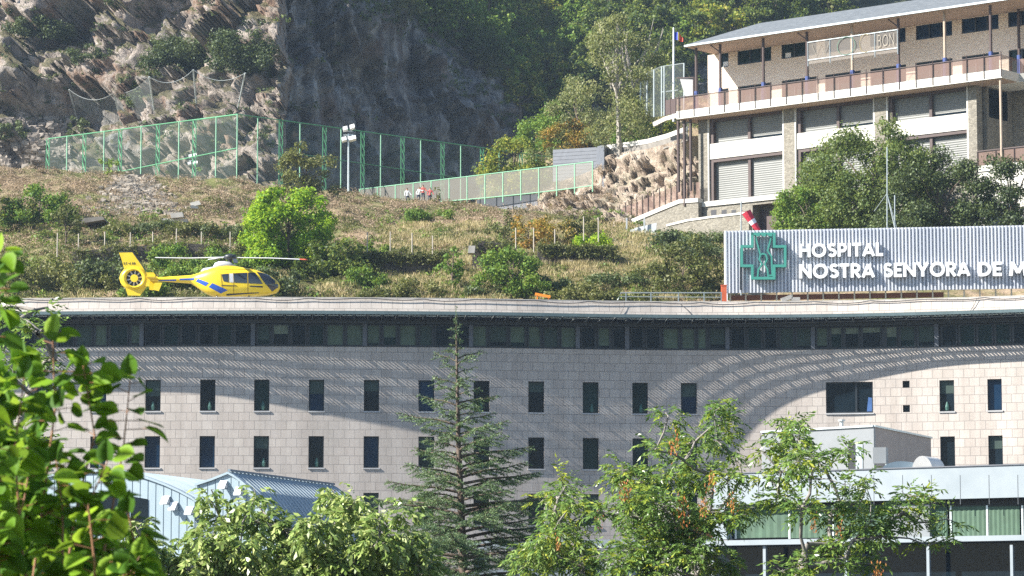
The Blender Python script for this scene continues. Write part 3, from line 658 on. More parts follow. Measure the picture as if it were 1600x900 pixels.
# retaining wall above the rock outcrop
rt_ = root('retaining_wall', P(1000, 240, 300), 'curved grey retaining wall with white coping above the rock outcrop', 'wall')
cp = [(948, 234, 309), (975, 230, 307), (1010, 225, 304), (1040, 217, 300), (1062, 209, 297), (1075, 204, 296)]
m, m2 = MB(), MB()
for a, b in zip(cp[:-1], cp[1:]):
    p, q = P(*a), P(*b); d = Vector((0, .5, 0)); m.prism([p, q, q - Vector((0, 0, .9)), p - Vector((0, 0, .9))], d)
    m2.prism([p + Vector((0, -.1, .004)), q + Vector((0, -.1, .004)), q + Vector((0, -.1, .45)), p + Vector((0, -.1, .45))], Vector((0, .7, 0)))
m.build('masonry', M['stone_grey'], rt_); m2.build('coping', M['school_white'], rt_)
bw = root('block_wall', P(905, 262, 312), 'dark grey corrugated retaining wall behind the left side of the outcrop', 'wall')
m = MB()
for i in range(9): m.prism([P(864, 234 + i * 5.6, 316), P(932, 230 + i * 5.6, 311), P(932, 235.2 + i * 5.6, 311), P(864, 239.2 + i * 5.6, 316)], (0, .5 + .12 * (i % 2), 0))
m.build('masonry', M['pier_grey'], bw); m = MB(); m.prism([P(932, 229, 311), P(944, 226, 308), P(944, 300, 308), P(932, 300, 311)], (.3, .6, 0)); m.build('pillar', M['pier_grey'], bw)
# tall mesh fence, white board and flag pole at the left end of the balcony
tf = root('tall_fence', P(1030, 185, 296), 'tall pale grey mesh fence round the left end of the school terrace', 'fence')
fc = [(1001, 117, 176, 306), (1011, 114, 180, 304), (1022, 109, 183, 301), (1034, 104, 182, 298.5), (1038, 103.5, 181, 298), (1069, 99, 172, 296)]
m, m2 = MB(), MB()
for x, a, b, Y in fc: m.tube([P(x, a, Y), P(x, b, Y)], .09, 6)
for p, q in zip(fc[:-1], fc[1:]):
    m.tube([P(p[0], p[1], p[3]), P(q[0], q[1], q[3])], .05, 5); m2.poly(P(p[0], p[1], p[3]), P(q[0], q[1], q[3]), P(q[0], q[2], q[3]), P(p[0], p[2], p[3]))
m.tube([P(1034, 144, 298.5), P(1060, 141, 296.5)], .06, 5)
m.build('fence_frame', M['rail_galv'], tf); m2.build('fence_mesh', M['fence_mesh'], tf)
m = MB(); m.prism([P(1020, 191, 298), P(1040, 182, 295), P(1057, 177, 293), P(1057, 184, 293), P(1040, 188, 295), P(1022, 197, 298)], (0, .5, 0)); tag(m.build('kerb_wall', M['school_white']), 'short white kerb wall below the tall mesh fence', 'wall')
m = MB(); m.poly(P(1040, 180, 295.5), P(1057, 177, 293.5), P(1057, 153, 293.5), P(1040, 157, 295.5)); 
for x in (1040, 1048, 1056): m.bar(P(x, 184, 294.6 - (x - 1048) * .12), P(x, 152, 294.6 - (x - 1048) * .12), .09)
tag(m.build('side_railing', M['school_brown']), 'short brown railing between tall mesh fence and balcony corner', 'railing')
bd = root('white_board', P(1072, 155, 295), 'white board leaning in a dark frame behind the balcony corner', 'board')
m = MB(); m.prism([P(1062, 122, 294.6), P(1083, 123, 294.2), P(1083, 150, 294.2), P(1070, 150, 294.5)], (0, .06, 0)); m.build('panel', M['sill_grey'], bd)
m = MB(); m.bar(P(1084, 121, 294.1), P(1084, 176, 294.1), .16); m.bar(P(1058, 122, 294.7), P(1084, 121, 294.1), .1); m.build('frame', M['school_brown'], bd)
fl = root('flag_pole', P(1052.5, 150, 301), 'white flag pole with a small limp tricolour flag beside the school roof', 'flag pole')
MB().tube([P(1052.5, 190, 301), P(1052.5, 43, 301)], [.12, .07], 8).build('pole', M['white_metal'], fl)
plain('flag_blue', (.03, .06, .45), .7); plain('flag_yellow', (.75, .6, .12), .7); plain('flag_red', (.65, .06, .03), .7)
V, mi = [], []; a = P(1053.5, 49, 301); n = 12
for i in range(n + 1):
    f = i / n; x = a.x + f * .82; top_ = a.z - f * f * .62 - .05 * math.sin(f * 9); bot_ = a.z - .78 - f * .25 + .06 * math.sin(f * 7) * f; bot_ = min(bot_, top_ - .1)
    V += [(x, a.y + .12 * math.sin(f * 10), top_), (x, a.y + .12 * math.sin(f * 10 + .5), bot_)]
Fc = [(2 * i, 2 * i + 1, 2 * i + 3, 2 * i + 2) for i in range(n)]
mk('flag', V, Fc, None, fl, mats=[M['flag_blue'], M['flag_yellow'], M['flag_red']], mi=[0 if i < 5 else 1 if i < 7 else 2 for i in range(n)], smooth=True)
# windsock and aerials behind the sign
ws = root('windsock', P(1176, 395, 213), 'red and white windsock drooping beside the school doorway', 'windsock')
MB().tube([P(1158, 470, 213), P(1158, 314, 213)], .05, 6).build('pole', M['rail_galv'], ws)
plain('sock_red', (.55, .03, .06), .7)
pp = [(1166, 331), (1170, 338), (1174, 344), (1178, 350), (1182, 356), (1186, 361)]; 
for i in range(5):
    r0, r1 = .33 - .035 * i, .33 - .035 * (i + 1); MB().tube([P(*pp[i], 213), P(*pp[i + 1], 213)], [r0, r1], 10).build('sock_band', M['sock_red' if i in (0, 1, 3, 4) else 'white_metal'], ws)
MB().tube([P(1158, 329, 213), P(1166, 331, 213)], .03, 5).build('arm', M['rail_galv'], ws)
ae = root('radio_mast', P(1392, 360, 212), 'thin guyed radio aerials behind the hospital sign before the big tree', 'aerial')
m = MB()
for p, q, r in (((1386, 440), (1386, 230), .035), ((1398, 440), (1398, 305), .035), ((1386, 302), (1398, 356), .03), ((1386, 302), (1366, 330), .015), ((1386, 302), (1402, 360), .02)): m.tube([P(*p, 212), P(*q, 212)], r, 5)
m.build('mast', M['bracket_metal'], ae)
# ------------------------------------------------------------------ HELICOPTER on the roof (nose to the right)
HY = 213.0
h0 = P(170, 370, HY); k_ = HY / (F * math.cos(TH)) * .2     # metres per zoomed pixel
def hp(x, y, d=0.0):
    q = P(170 + x / 5, 370 + y / 5, HY); return Vector((q.x, HY + d, q.z))
hel = root('rescue_helicopter', hp(930, 500), 'yellow rescue helicopter with blue flashes parked on the hospital roof', 'helicopter')
t = NT('heli_yellow'); f = t.noise(t.coord(), .8, 4); t.set(Base_Color=t.ramp(f, [(.3, (.74, .52, .015)), (.7, (.82, .62, .03))]), Roughness=.32)
t = NT('heli_blue'); t.set(Base_Color=(.02, .09, .42), Roughness=.35)
t = NT('heli_grey'); t.set(Base_Color=(.50, .52, .55), Roughness=.45)
t = NT('heli_dark'); t.set(Base_Color=(.03, .035, .04), Roughness=.4)
t = NT('heli_glass'); t.set(Base_Color=(.015, .02, .03), Roughness=.06); t.b.inputs['Specular IOR Level'].default_value = .9
t = NT('heli_seam'); t.set(Base_Color=(.30, .20, .01), Roughness=.5)
t = NT('heli_red'); t.set(Base_Color=(.5, .06, .02), Roughness=.5)
# stations: x, top, bottom, half width (m), squareness
ST = [(1338, 382, 398, .10, 2.0), (1328, 358, 422, .38, 2.0), (1310, 338, 440, .56, 2.1), (1280, 316, 450, .70, 2.2), (1245, 298, 457, .80, 2.3), (1200, 278, 462, .87, 2.5), (1160, 262, 466, .90, 2.7),
      (1100, 250, 469, .92, 2.9), (1040, 240, 472, .92, 3.0), (980, 230, 473, .92, 3.0), (920, 226, 474, .92, 3.0), (860, 232, 473, .90, 2.9), (810, 243, 468, .84, 2.7), (770, 256, 452, .74, 2.5), (730, 272, 428, .60, 2.4),
      (700, 284, 405, .48, 2.2), (670, 294, 384, .36, 2.1), (640, 300, 366, .29, 2.0), (560, 305, 360, .25, 2.0), (470, 311, 354, .22, 2.0), (380, 317, 348, .19, 2.0), (320, 322, 344, .15, 2.0)]
XS = [s[0] for s in ST][::-1]
def sec(x): return [float(np.interp(x, XS, [s[j] for s in ST][::-1])) for j in (1, 2, 3, 4)]
NS = 28; V, Fc = [], []
for x, tp, bt, hw, n in ST:
    for k in range(NS):
        a = 2 * math.pi * k / NS; c, s = math.cos(a), math.sin(a)
        V.append(tuple(hp(x, (tp + bt) / 2 - math.copysign(abs(s) ** (2 / n), s) * (bt - tp) / 2, -math.copysign(abs(c) ** (2 / n), c) * hw)))
for i in range(len(ST) - 1):
    for k in range(NS): a, b = i * NS + k, i * NS + (k + 1) % NS; Fc.append((a, a + NS, b + NS, b))
Fc.append(tuple(range(NS))); Fc.append(tuple((len(ST) - 1) * NS + k for k in reversed(range(NS))))
mk('fuselage', V, Fc, M['heli_yellow'], hel, smooth=True)
def side(x, y, out=.012, far=False):
    tp, bt, hw, n = sec(x); q = max(-1, min(1, ((tp + bt) / 2 - y) / ((bt - tp) / 2))); d = hw * max(0, 1 - abs(q) ** n) ** (1 / n)
    return hp(x, y, (d + out) if far else -(d + out))
def patch(name, quad, mat, out=.012, parent=None, both=True):
    (x0, y0), (x1, y1), (x2, y2), (x3, y3) = quad; N = 8
    for far in ((False, True) if both else (False,)):
        V, Fc = [], []
        for i in range(N + 1):
            for j in range(N + 1):
                u, v = i / N, j / N; x = (x0 * (1 - u) + x1 * u) * (1 - v) + (x3 * (1 - u) + x2 * u) * v; y = (y0 * (1 - u) + y1 * u) * (1 - v) + (y3 * (1 - u) + y2 * u) * v
                V.append(tuple(side(x, y, out, far)))
        for i in range(N):
            for j in range(N): a = i * (N + 1) + j; Fc.append((a, a + 1, a + N + 2, a + N + 1))
        mk(name, V, Fc, M[mat], parent or hel, smooth=True)
patch('side_window', [(890, 305), (946, 300), (946, 367), (906, 360)], 'heli_glass'); patch('side_window', [(984, 297), (1088, 291), (1090, 374), (990, 370)], 'heli_glass')
patch('door_window', [(1098, 291), (1150, 289), (1212, 380), (1100, 376)], 'heli_glass'); patch('door_post', [(950, 300), (980, 298), (984, 369), (952, 367)], 'heli_grey')
patch('windscreen', [(1160, 281), (1242, 295), (1330, 370), (1236, 386)], 'heli_glass'); patch('nose_window', [(1240, 386), (1325, 374), (1328, 400), (1280, 436)], 'heli_glass')
patch('blue_flash', [(684, 354), (702, 334), (790, 370), (764, 395)], 'heli_blue'); patch('blue_flash', [(788, 402), (818, 373), (938, 428), (882, 452)], 'heli_blue')
patch('blue_flash', [(555, 330), (672, 326), (668, 343), (556, 342)], 'heli_blue'); patch('blue_flash', [(390, 340), (530, 335), (528, 348), (390, 347)], 'heli_blue')
for q in ([(1091, 288), (1096, 288), (1098, 452), (1092, 452)], [(980, 292), (984, 292), (986, 450), (981, 450)], [(882, 300), (886, 300), (902, 440), (897, 440)], [(860, 262), (1130, 262), (1130, 265), (860, 265)]): patch('panel_seam', q, 'heli_seam')
patch('sill_stripe', [(925, 455), (1180, 443), (1180, 449), (925, 467)], 'heli_dark'); patch('warning_text', [(890, 388), (1010, 392), (1010, 398), (890, 394)], 'heli_dark')
patch('logo_text', [(1108, 392), (1210, 396), (1210, 408), (1108, 402)], 'heli_dark')
# engine cowling, exhaust, mast and hub
m = MB()
def ell(m, pts, hw, n=10):
    b = len(m.v)
    for x, tp, bt, w in pts:
        for k in range(n): a = 2 * math.pi * k / n; m.v.append(tuple(hp(x, (tp + bt) / 2 - math.sin(a) * (bt - tp) / 2, -math.cos(a) * w)))
    for i in range(len(pts) - 1):
        for k in range(n): m.f.append((b + i * n + k, b + (i + 1) * n + k, b + (i + 1) * n + (k + 1) % n, b + i * n + (k + 1) % n))
    m.f.append(tuple(b + k for k in range(n))); m.f.append(tuple(b + (len(pts) - 1) * n + k for k in reversed(range(n))))
ell(m, [(815, 232, 262, .25), (830, 205, 262, .42), (860, 192, 262, .48), (905, 190, 260, .48), (945, 196, 262, .42), (990, 222, 262, .25)], 0); m.build('engine_cowling', M['heli_grey'], hel, smooth=True)
m = MB(); ell(m, [(720, 262, 282, .18), (745, 244, 280, .3), (800, 236, 276, .35), (850, 226, 270, .35)], 0); m.build('exhaust', M['bracket_metal'], hel, smooth=True)
m = MB(); m.tube([hp(948, 205), hp(948, 165)], .13, 8); m.build('mast', M['heli_dark'], hel)
m = MB(); ell(m, [(902, 150, 168, .1), (915, 138, 178, .3), (950, 132, 184, .4), (985, 140, 178, .3), (998, 152, 168, .1)], 0); hub = m.build('rotor_hub', M['heli_dark'], hel, smooth=True)
for pts, tip in ((((905, 160, 0), (620, 150, 1.2), (340, 132, 2.2)), None), (((995, 163, 0), (1280, 180, -1.0), (1555, 208, -2.2)), (1515, 204, -2.05)),
                 (((915, 152, .3), (820, 128, 2.9), (735, 108, 5.0)), None), (((985, 176, -.3), (1015, 222, -2.6), (1042, 272, -4.9)), None)):
    m = MB(); q = [hp(*p) for p in pts]
    for a, b in zip(q[:-1], q[1:]): m.bar(a, b, .27, .045)
    bl = m.build('rotor_blade', M['heli_grey' if pts[2][0] != 1042 else 'heli_dark'], hel)
    if tip: m = MB(); m.bar(hp(*tip), hp(1562, 209, -2.25), .29, .06); m.build('blade_tip', M['heli_red'], bl)
# shrouded tail rotor with fin
C0 = (200, 325); ro, ri = 112, 63; m = MB(); N = 32; b = 0
ring = []
for r, d in ((ri, -.16), (ri + 18, -.22), (ro - 20, -.19), (ro, -.06), (ro, .06), (ro - 20, .19), (ri + 18, .22), (ri, .16)):
    ring.append([hp(C0[0] + math.cos(2 * math.pi * k / N) * r * (1.0 if r < 90 else 1.02), C0[1] - math.sin(2 * math.pi * k / N) * r * (.86 if r > 90 else 1.0), d) for k in range(N)])
V = [tuple(p) for rr_ in ring for p in rr_]; Fc = []
for i in range(len(ring)):
    for k in range(N): j = (i + 1) % len(ring); Fc.append((i * N + k, i * N + (k + 1) % N, j * N + (k + 1) % N, j * N + k))
mk('tail_shroud', V, Fc, M['heli_yellow'], hel, smooth=True)
m = MB(); m.tube([hp(*C0, -.14), hp(*C0, .14)], [.26, .20], 14).build('fan_hub', M['heli_yellow'], hel)
m = MB()
for k in range(10):
    a = 2 * math.pi * k / 10 + .2; m.bar(hp(C0[0] + math.cos(a) * 22, C0[1] - math.sin(a) * 22, .02), hp(C0[0] + math.cos(a) * 62, C0[1] - math.sin(a) * 62, .02), .09, .03, up=(0, 1, 0))
m.build('fan_blades', M['heli_grey'], hel)
N = 24; m = MB(); m.v = [tuple(hp(C0[0] + math.cos(2 * math.pi * k / N) * 64, C0[1] - math.sin(2 * math.pi * k / N) * 64, .10)) for k in range(N)]; m.f = [tuple(range(N))]; m.build('fan_grille', M['heli_dark'], hel)
def plate(name, pts, th, mat, d=0.0): m = MB(); m.prism([hp(x, y, d - th / 2) for x, y in pts], (0, th, 0)); return m.build(name, M[mat], hel)
fin = plate('tail_fin', [(80, 124), (184, 122), (262, 232), (300, 300), (270, 310), (215, 236), (120, 248), (98, 170)], .20, 'heli_yellow')
plate('fin_edge', [(186, 122), (194, 124), (275, 240), (312, 310), (302, 302), (264, 232)], .205, 'heli_dark')
plate('fin_edge', [(80, 118), (186, 116), (186, 122), (80, 124)], .21, 'heli_dark')
plate('lower_fin', [(128, 392), (150, 458), (244, 460), (300, 385), (230, 405)], .18, 'heli_yellow')
plate('tailplane', [(306, 292), (362, 292), (378, 312), (372, 330), (340, 330), (330, 402), (300, 398), (318, 330)], .05, 'heli_yellow', -1.0)
m = MB(); m.prism([hp(310, 322, -1.25), hp(378, 322, -1.25), hp(378, 322, 1.25), hp(310, 322, 1.25)], (0, 0, -.08)); m.build('stabiliser', M['heli_yellow'], hel)
plate('end_plate', [(372, 374), (432, 372), (405, 438), (360, 428)], .05, 'heli_yellow', -1.1)
plate('end_plate', [(306, 292), (362, 292), (378, 312), (330, 402), (300, 398)], .05, 'heli_yellow', 1.25)
m = MB(); m.bar(hp(400, 345, 0), hp(400, 376, -1.1), .08); m.build('strut', M['heli_yellow'], hel)
def tiny(txt, x0, x1, yb, yt, d):
    cell = (x1 - x0) / len(txt); m = MB()
    for i, c in enumerate(txt):
        if c == '-': m.bar(hp(x0 + cell * (i + .2), (yb + yt) / 2, d), hp(x0 + cell * (i + .8), (yb + yt) / 2, d), .02, .03); continue
        for q, st in enumerate(G2[c]): stroke(m, st, .09, lambda p, o, i=i: hp(x0 + cell * (i + .1 + p[0] * .8), yb + (yt - yb) * p[1], d - .004 * q - o), -.01)
    return m
G2 = {k: v[0] for k, v in GL.items()}; G2['C'] = [arc(.5, .5, .4, .45, 45, 315, 10)]
tiny('EC-LNR', 116, 214, 218, 200, -.115).build('registration', M['heli_dark'], fin)
# skids standing on the roof deck
m = MB()
for d in (-1.0, 1.0):
    zf = z_deck + .05
    a, b = hp(790, 470, d), hp(1180, 470, d); a.z = b.z = zf; m.tube([a, b, hp(1215, 482, d * .98)], .05, 6)
    for x in (850, 1100): p = hp(x, 468, d * .5); q = hp(x, 470, d); q.z = zf; m.tube([p, (p + q) / 2 + Vector((0, d * .15, .05)), q], .05, 6)
m.build('skids', M['heli_dark'], hel)
plain('pad_paint', (.6, .55, .1), .8)
# ------------------------------------------------------------------ barrel-roofed annexe, lower left
t = NT('zinc_light'); f = t.noise(t.coord(), .8, 5, .6, (1, 1, .4)); t.set(Base_Color=t.ramp(f, [(.3, (.30, .385, .43)), (.7, (.37, .455, .50))]), Roughness=.45, Metallic=.15)
t = NT('zinc_roof'); f = t.noise(t.coord(), .6, 5); t.set(Base_Color=t.ramp(f, [(.3, (.34, .41, .45)), (.7, (.42, .49, .53))]), Roughness=.42, Metallic=.1)
plain('zinc_seam', (.16, .22, .27), .5)
ax = Vector((4.6, 15.0, 0)).normalized()
an = root('barrel_annexe', Vector((-20, 168, GZ)), 'pale blue zinc annexe with two barrel roofs and a dark doorway', 'building')
YB = 165.0
gn = Vector((ax.x, ax.y, 0))
def gp(px, py, off=0.0):
    o = P(358, 738, YB) ; d = P(px, py, 1.0); k = (o.dot(gn) - off) / d.dot(gn); return d * k
def barrel(prof, length, seams, zb):
    P3 = [gp(*p) for p in prof]
    m = MB(); base = [Vector((P3[-1].x, P3[-1].y, zb)), Vector((P3[0].x, P3[0].y, zb))]
    # gable front as strips so the outline stays exact
    for a, b in zip(P3[:-1], P3[1:]): m.poly((a.x, a.y, zb), (b.x, b.y, zb), b, a)
    e = ax * length
    m.poly((P3[0].x, P3[0].y, zb), P3[0], P3[0] + e, Vector((P3[0].x, P3[0].y, zb)) + e); m.poly((P3[-1].x, P3[-1].y, zb), P3[-1], P3[-1] + e, Vector((P3[-1].x, P3[-1].y, zb)) + e)
    for a, b in zip(P3[:-1], P3[1:]): m.poly(Vector((a.x, a.y, zb)) + e, Vector((b.x, b.y, zb)) + e, b + e, a + e)
    m.build('gable_wall', M['zinc_light'], an)
    m = MB(); up = Vector((0, 0, .03)); ov = -gn * .12
    for a, b in zip(P3[:-1], P3[1:]): m.poly(a + up + ov, b + up + ov, b + up + e, a + up + e)
    m2 = MB()
    for a, b in zip(P3[:-1], P3[1:]): m2.prism([a + up + ov, b + up + ov, b - up * 3 + ov, a - up * 3 + ov], gn * .05)
    r = m.build('barrel_roof', M['zinc_roof'], an, smooth=False); m2.build('roof_edge', M['zinc_light'], r)
    m = MB(); k = 0.45
    while k < length:
        for a, b in zip(P3[:-1], P3[1:]):
            n = (b - a).cross(ax).normalized(); n = n if n.z > 0 else -n
            m.prism([a + up + ax * k, b + up + ax * k, b + up + ax * k + n * .055, a + up + ax * k + n * .055], ax * .03)
        k += .55
    m.build('roof_seams', M['zinc_roof'], r)
    # standing seams on the front
    m = MB(); xs = seams
    for x in xs:
        y = np.interp(x, [p[0] for p in prof], [p[1] for p in prof]); a = gp(x, y + 1, .006); m.bar((a.x, a.y, zb), a, .024)
    m.build('wall_seams', M['zinc_seam'], an)
    return P3
zb1 = gp(300, 868).z
pr1 = [(20, 762), (60, 746), (110, 737), (160, 735), (190, 736.5), (215, 741), (235, 747.5), (258, 756), (280, 766), (300, 777), (318, 790), (334, 806), (348, 824), (360, 846), (368, 868)]
b1 = barrel(pr1, 13.0, [x for x in np.arange(36, 362, 12.2)], zb1)
pr2 = [(305, 757), (332, 748), (357, 738), (366, 743), (376, 750), (387, 759), (398, 770), (409, 783), (419, 797), (428, 812), (436, 830), (442, 850), (446, 868)]
b2 = barrel([p for p in pr2], 15.5, [x for x in np.arange(312, 440, 12.2)], zb1)
m = MB(); m.bar(gp(-20, 869, .1) , gp(470, 869, .1), .3, .34); m.build('gutter', M['zinc_light'], an)
m = MB(); a, b = gp(-20, 871, -.2), gp(450, 871, -.2); m.prism([a, b, (b.x, b.y, GZ), (a.x, a.y, GZ)], gn * 13); m.build('lower_wall', M['pier_grey'], an)
q = [gp(x, y, .03) for x, y in ((186, 772), (231, 780), (231, 836), (186, 836))]; m = MB(); m.prism(q, -gn * .02); dw = m.build('doorway', M['glass_dark'], an)
q = [gp(x, y, .03) for x, y in ((120, 768), (183, 771), (183, 836), (120, 836))]; m = MB(); m.prism(q, -gn * .02); dw = m.build('doorway', M['glass_dark'], an)
m = MB(); m.bar(gp(203.5, 774, .06), gp(203.5, 836, .06), .06).build('mullion', M['zinc_light'], dw)
for x, y in ((260, 781), (272.5, 790.5), (297.5, 797.5), (350, 757), (374.5, 767)):
    m = MB(); c = gp(x, y, .02); up = Vector((0, 0, .2)); tx = Vector((ax.y, -ax.x, 0)) * .19
    m.prism([c - tx + up, c + tx + up, c + tx - up, c - tx - up], Vector((0, 0, 0)) - gn * .02)
    m.prism([c - gn * .05 - tx + up, c - gn * .05 + up + tx, c - gn * .42 + tx - up * .9, c - gn * .42 - tx - up * .9], -up * .3); m.build('roof_vent', M['white_metal'], an)
m = MB(); r0 = P(358, 737, YB) ; m.bar(r0 + Vector((0, 0, .08)), r0 + ax * 15.6 + Vector((0, 0, .08)), .14, .1); m.build('ridge_cap', M['zinc_seam'], an)
# ------------------------------------------------------------------ white panelled annexe, lower right
wa = root('white_annexe', P(1350, 1000, 170) , 'white panelled low annexe with green blinds, dark glazing and a roof plant room', 'building')
V0 = P(1600, 731.5, 160); V1 = P(1280, 738, 166); wd = (V0 - V1); wd.z = 0; wd.normalize(); wnn = Vector((wd.y, -wd.x, 0)); wnn = -wnn if wnn.y > 0 else wnn
def wpx(px, py, off=0.0):
    o = V0 + wnn * off; d = P(px, py, 1.0); k = o.dot(wnn) / d.dot(wnn); return d * k
def wbox(m, x0, x1, y0, y1, off0, off1, yr=None):
    """Vertical panel from px x0..x1 with level top/bottom taken at x0; off0 front, off1 back."""
    a, b = wpx(x0, y0, off0), wpx(x1, y0, off0); z1, z0 = a.z, wpx(x0, y1, off0).z
    m.prism([(a.x, a.y, z0), (b.x, b.y, z0), (b.x, b.y, z1), (a.x, a.y, z1)], wnn * (off1 - off0)); return m
t = NT('white_panel'); uvc = t.coord(); f = t.noise(uvc, .7, 5); t.set(Base_Color=t.ramp(f, [(.3, (.245, .285, .31)), (.7, (.30, .34, .365))]), Roughness=.45)
plain('panel_grey', (.20, .215, .225), .5, var=.06); plain('panel_tan', (.40, .33, .28), .7); plain('curtain_green', (.055, .105, .065), .7, var=.2); plain('dark_interior', (.012, .014, .018), .5)
m = MB(); wbox(m, 1113, 1720, 741.5, 789, 0, -.4); m.build('parapet', M['white_panel'], wa)
m = MB(); wbox(m, 1111, 1722, 739.6, 741.2, .06, -.5); m.build('coping', M['pier_grey'], wa)
m = MB()
for x in np.arange(1140, 1700, 45.0): a = wpx(x, 742, .003); b = wpx(x, 788, .003); b.x, b.y = a.x, a.y; m.bar(a, b, .025)
m.build('panel_joints', M['panel_grey'], wa)
m = MB(); a, b = wpx(1113, 741.5, -.41), wpx(1720, 741.5, -.41); z = a.z - 1.1; m.prism([(a.x, a.y, z), (b.x, b.y, z), (b.x, b.y, z - .3), (a.x, a.y, z - .3)], -wnn * 22); m.build('roof_deck', M['roof_gravel'], wa)
m = MB(); wbox(m, 1113, 1135, 789.3, 843, .0, -.6); m.build('corner_pier', M['white_panel'], wa)
m = MB(); wbox(m, 1136, 1720, 789.5, 846, -1.2, -8); m.build('inner_wall', M['dark_interior'], wa)
# glazed band with blinds
bands = [(1138, 1148, 'dark'), (1150, 1232, 'g'), (1234, 1300, 'g'), (1302, 1350, 'g'), (1353, 1390, 'g'), (1455, 1480, 'g'), (1488, 1541, 'g'), (1543, 1593, 'g'), (1602, 1660, 'g')]
for x0, x1, k in bands:
    m = MB(); wbox(m, x0, x1, 790, 842, -.62, -.7); w = m.build('window', M['glass_teal' if k == 'g' else 'glass_dark'], wa)
    if k == 'g':
        V, Fc = [], []; n = 14; a, b = wpx(x0, 792, -.6), wpx(x1, 792, -.6); z0 = wpx(x0, 841, -.6).z
        for i in range(n + 1): p = a.lerp(b, i / n) + wnn * (.03 * (i % 2)); V += [(p.x, p.y, a.z), (p.x, p.y, z0)]
        Fc = [(2 * i, 2 * i + 1, 2 * i + 3, 2 * i + 2) for i in range(n)]; mk('blind', V, Fc, M['curtain_green'], w)
m = MB(); wbox(m, 1392, 1452, 789.6, 842, -.3, -.9); m.build('panel', M['panel_grey'], wa)
for x in (1149, 1233, 1301, 1485, 1542, 1597): wbox(MB(), x - 1.5, x + 1.5, 789.6, 842, -.55, -.75).build('mullion', M['bracket_metal'], wa)
m = MB(); wbox(m, 1100, 1720, 845, 853, .5, -.8); m.build('sill_beam', M['white_panel'], wa)
m = MB(); wbox(m, 1100, 1720, 854, 985, -1.0, -9); m.build('glazed_front', M['glass_dark'], wa)
for x in (1113, 1194, 1321, 1449.5, 1580): m = MB(); wbox(m, x - 2.2, x + 2.2, 853.3 - (x - 1100) * .004, 990, .3, .1); m.build('column', M['white_panel'], wa)
m = MB(); wbox(m, 1110, 1720, 908, 911, -.9, -.99); m.build('transom', M['pier_grey'], wa)
# plant room on its roof
cx = P(1365, 667, 172); fx = P(1190, 669, 177); zr0 = wpx(1300, 741, -.5).z - 1.2
pd = Vector((cx.x - fx.x, cx.y - fx.y, 0)).normalized(); pn = Vector((.40, .917, 0)).normalized()
zt_ = cx.z; f0 = Vector((fx.x, fx.y, 0)); c0 = Vector((cx.x, cx.y, 0))
m = MB(); m.prism([(f0.x, f0.y, zr0), (c0.x, c0.y, zr0), (c0.x, c0.y, zt_), (f0.x, f0.y, zt_)], Vector((0, 0, 0)) + pn * .3)
pr = m.build('plant_room_front', M['panel_grey'], wa)
e0 = c0 + pn * .301; e1 = c0 + pn * 11
m = MB(); m.prism([(e0.x, e0.y, zr0), (e1.x, e1.y, zr0), (e1.x, e1.y, zt_), (e0.x, e0.y, zt_)], -pd * 5.2); m.build('plant_room_side', M['panel_tan'], wa)
m = MB(); m.bar((c0.x, c0.y, zt_ + .05), (e1.x, e1.y, zt_ + .05), .2, .1); m.bar((f0.x, f0.y, zt_ + .05), (c0.x, c0.y, zt_ + .05), .2, .1); m.build('plant_room_coping', M['bracket_metal'], wa)
def ppx(px, py, off):
    n = Vector((pd.y, -pd.x, 0)); n = -n if n.y > 0 else n; o = c0 + n * off; d = P(px, py, 1.0); return d * (o.dot(n) / d.dot(n))
q = [ppx(1325, 691, .02), ppx(1348, 691, .02), ppx(1348, 736, .02), ppx(1325, 738, .02)]; m = MB(); m.prism(q, (0, .01, 0)); m.build('doorway', M['dark_interior'], wa)
q = [ppx(1337, 694, .04), ppx(1348, 694, .04), ppx(1348, 736, .04), ppx(1337, 737, .04)]; m = MB(); m.prism(q, (0, .01, 0)); m.build('door', M['white_panel'], wa)
m = MB(); c = P(1315, 662, 176); m.tube([c - Vector((0, 0, .4)), c + Vector((0, 0, .12))], .11, 8); m.tube([c + Vector((0, 0, .13)), c + Vector((0, 0, .22))], .2, 8)
tag(m.build('vent_pipe', M['bracket_metal']), 'small capped vent pipe standing on the plant room roof', 'vent')
au = root('air_conditioner', P(1376, 733, 168.5), 'grey boxy air conditioning unit on the white annexe roof', 'air conditioner')
m = MB(); c = P(1376, 712, 168.5); m.box(c, (.33, -.1, 0), (.1, .33, 0), (0, 0, .42)); m.build('case', M['panel_grey'], au); m = MB(); m.tube([c + Vector((.25, -.36, -.45)), c + Vector((.25, -.36, -1.6))], .07, 6); m.build('pipe', M['rail_galv'], au)
bv = root('barrel_vent', P(1447, 735, 167), 'white half-round roof vent on the white annexe', 'vent')
m = MB(); N = 12; c = P(1441, 737, 167); rr0 = .72; bk = Vector((.9, 1.6, 0)); arcp = [c + Vector((math.cos(math.pi * i / N) * rr0 * .75, 0, math.sin(math.pi * i / N) * rr0 * 1.15)) for i in range(N + 1)]
m.v = [tuple(p) for p in arcp] + [tuple(p + bk) for p in arcp]; m.f = [tuple(range(N + 1)), tuple(range(2 * N + 1, N, -1))] + [(i, i + 1, N + 2 + i, N + 1 + i) for i in range(N)]; m.build('hood', M['cream_vent'] if 'cream_vent' in M else plain('cream_vent', (.72, .70, .66), .5), bv)
m = MB(); c = P(1408, 737, 167.5); arcp = [c + Vector((math.cos(math.pi * i / N) * 1.05, 0, math.sin(math.pi * i / N) * .55)) for i in range(N + 1)]
m.v = [tuple(p) for p in arcp] + [tuple(p + bk) for p in arcp]; m.f = [tuple(range(N + 1)), tuple(range(2 * N + 1, N, -1))] + [(i, i + 1, N + 2 + i, N + 1 + i) for i in range(N)]; m.build('duct', M['zinc_seam'], bv)
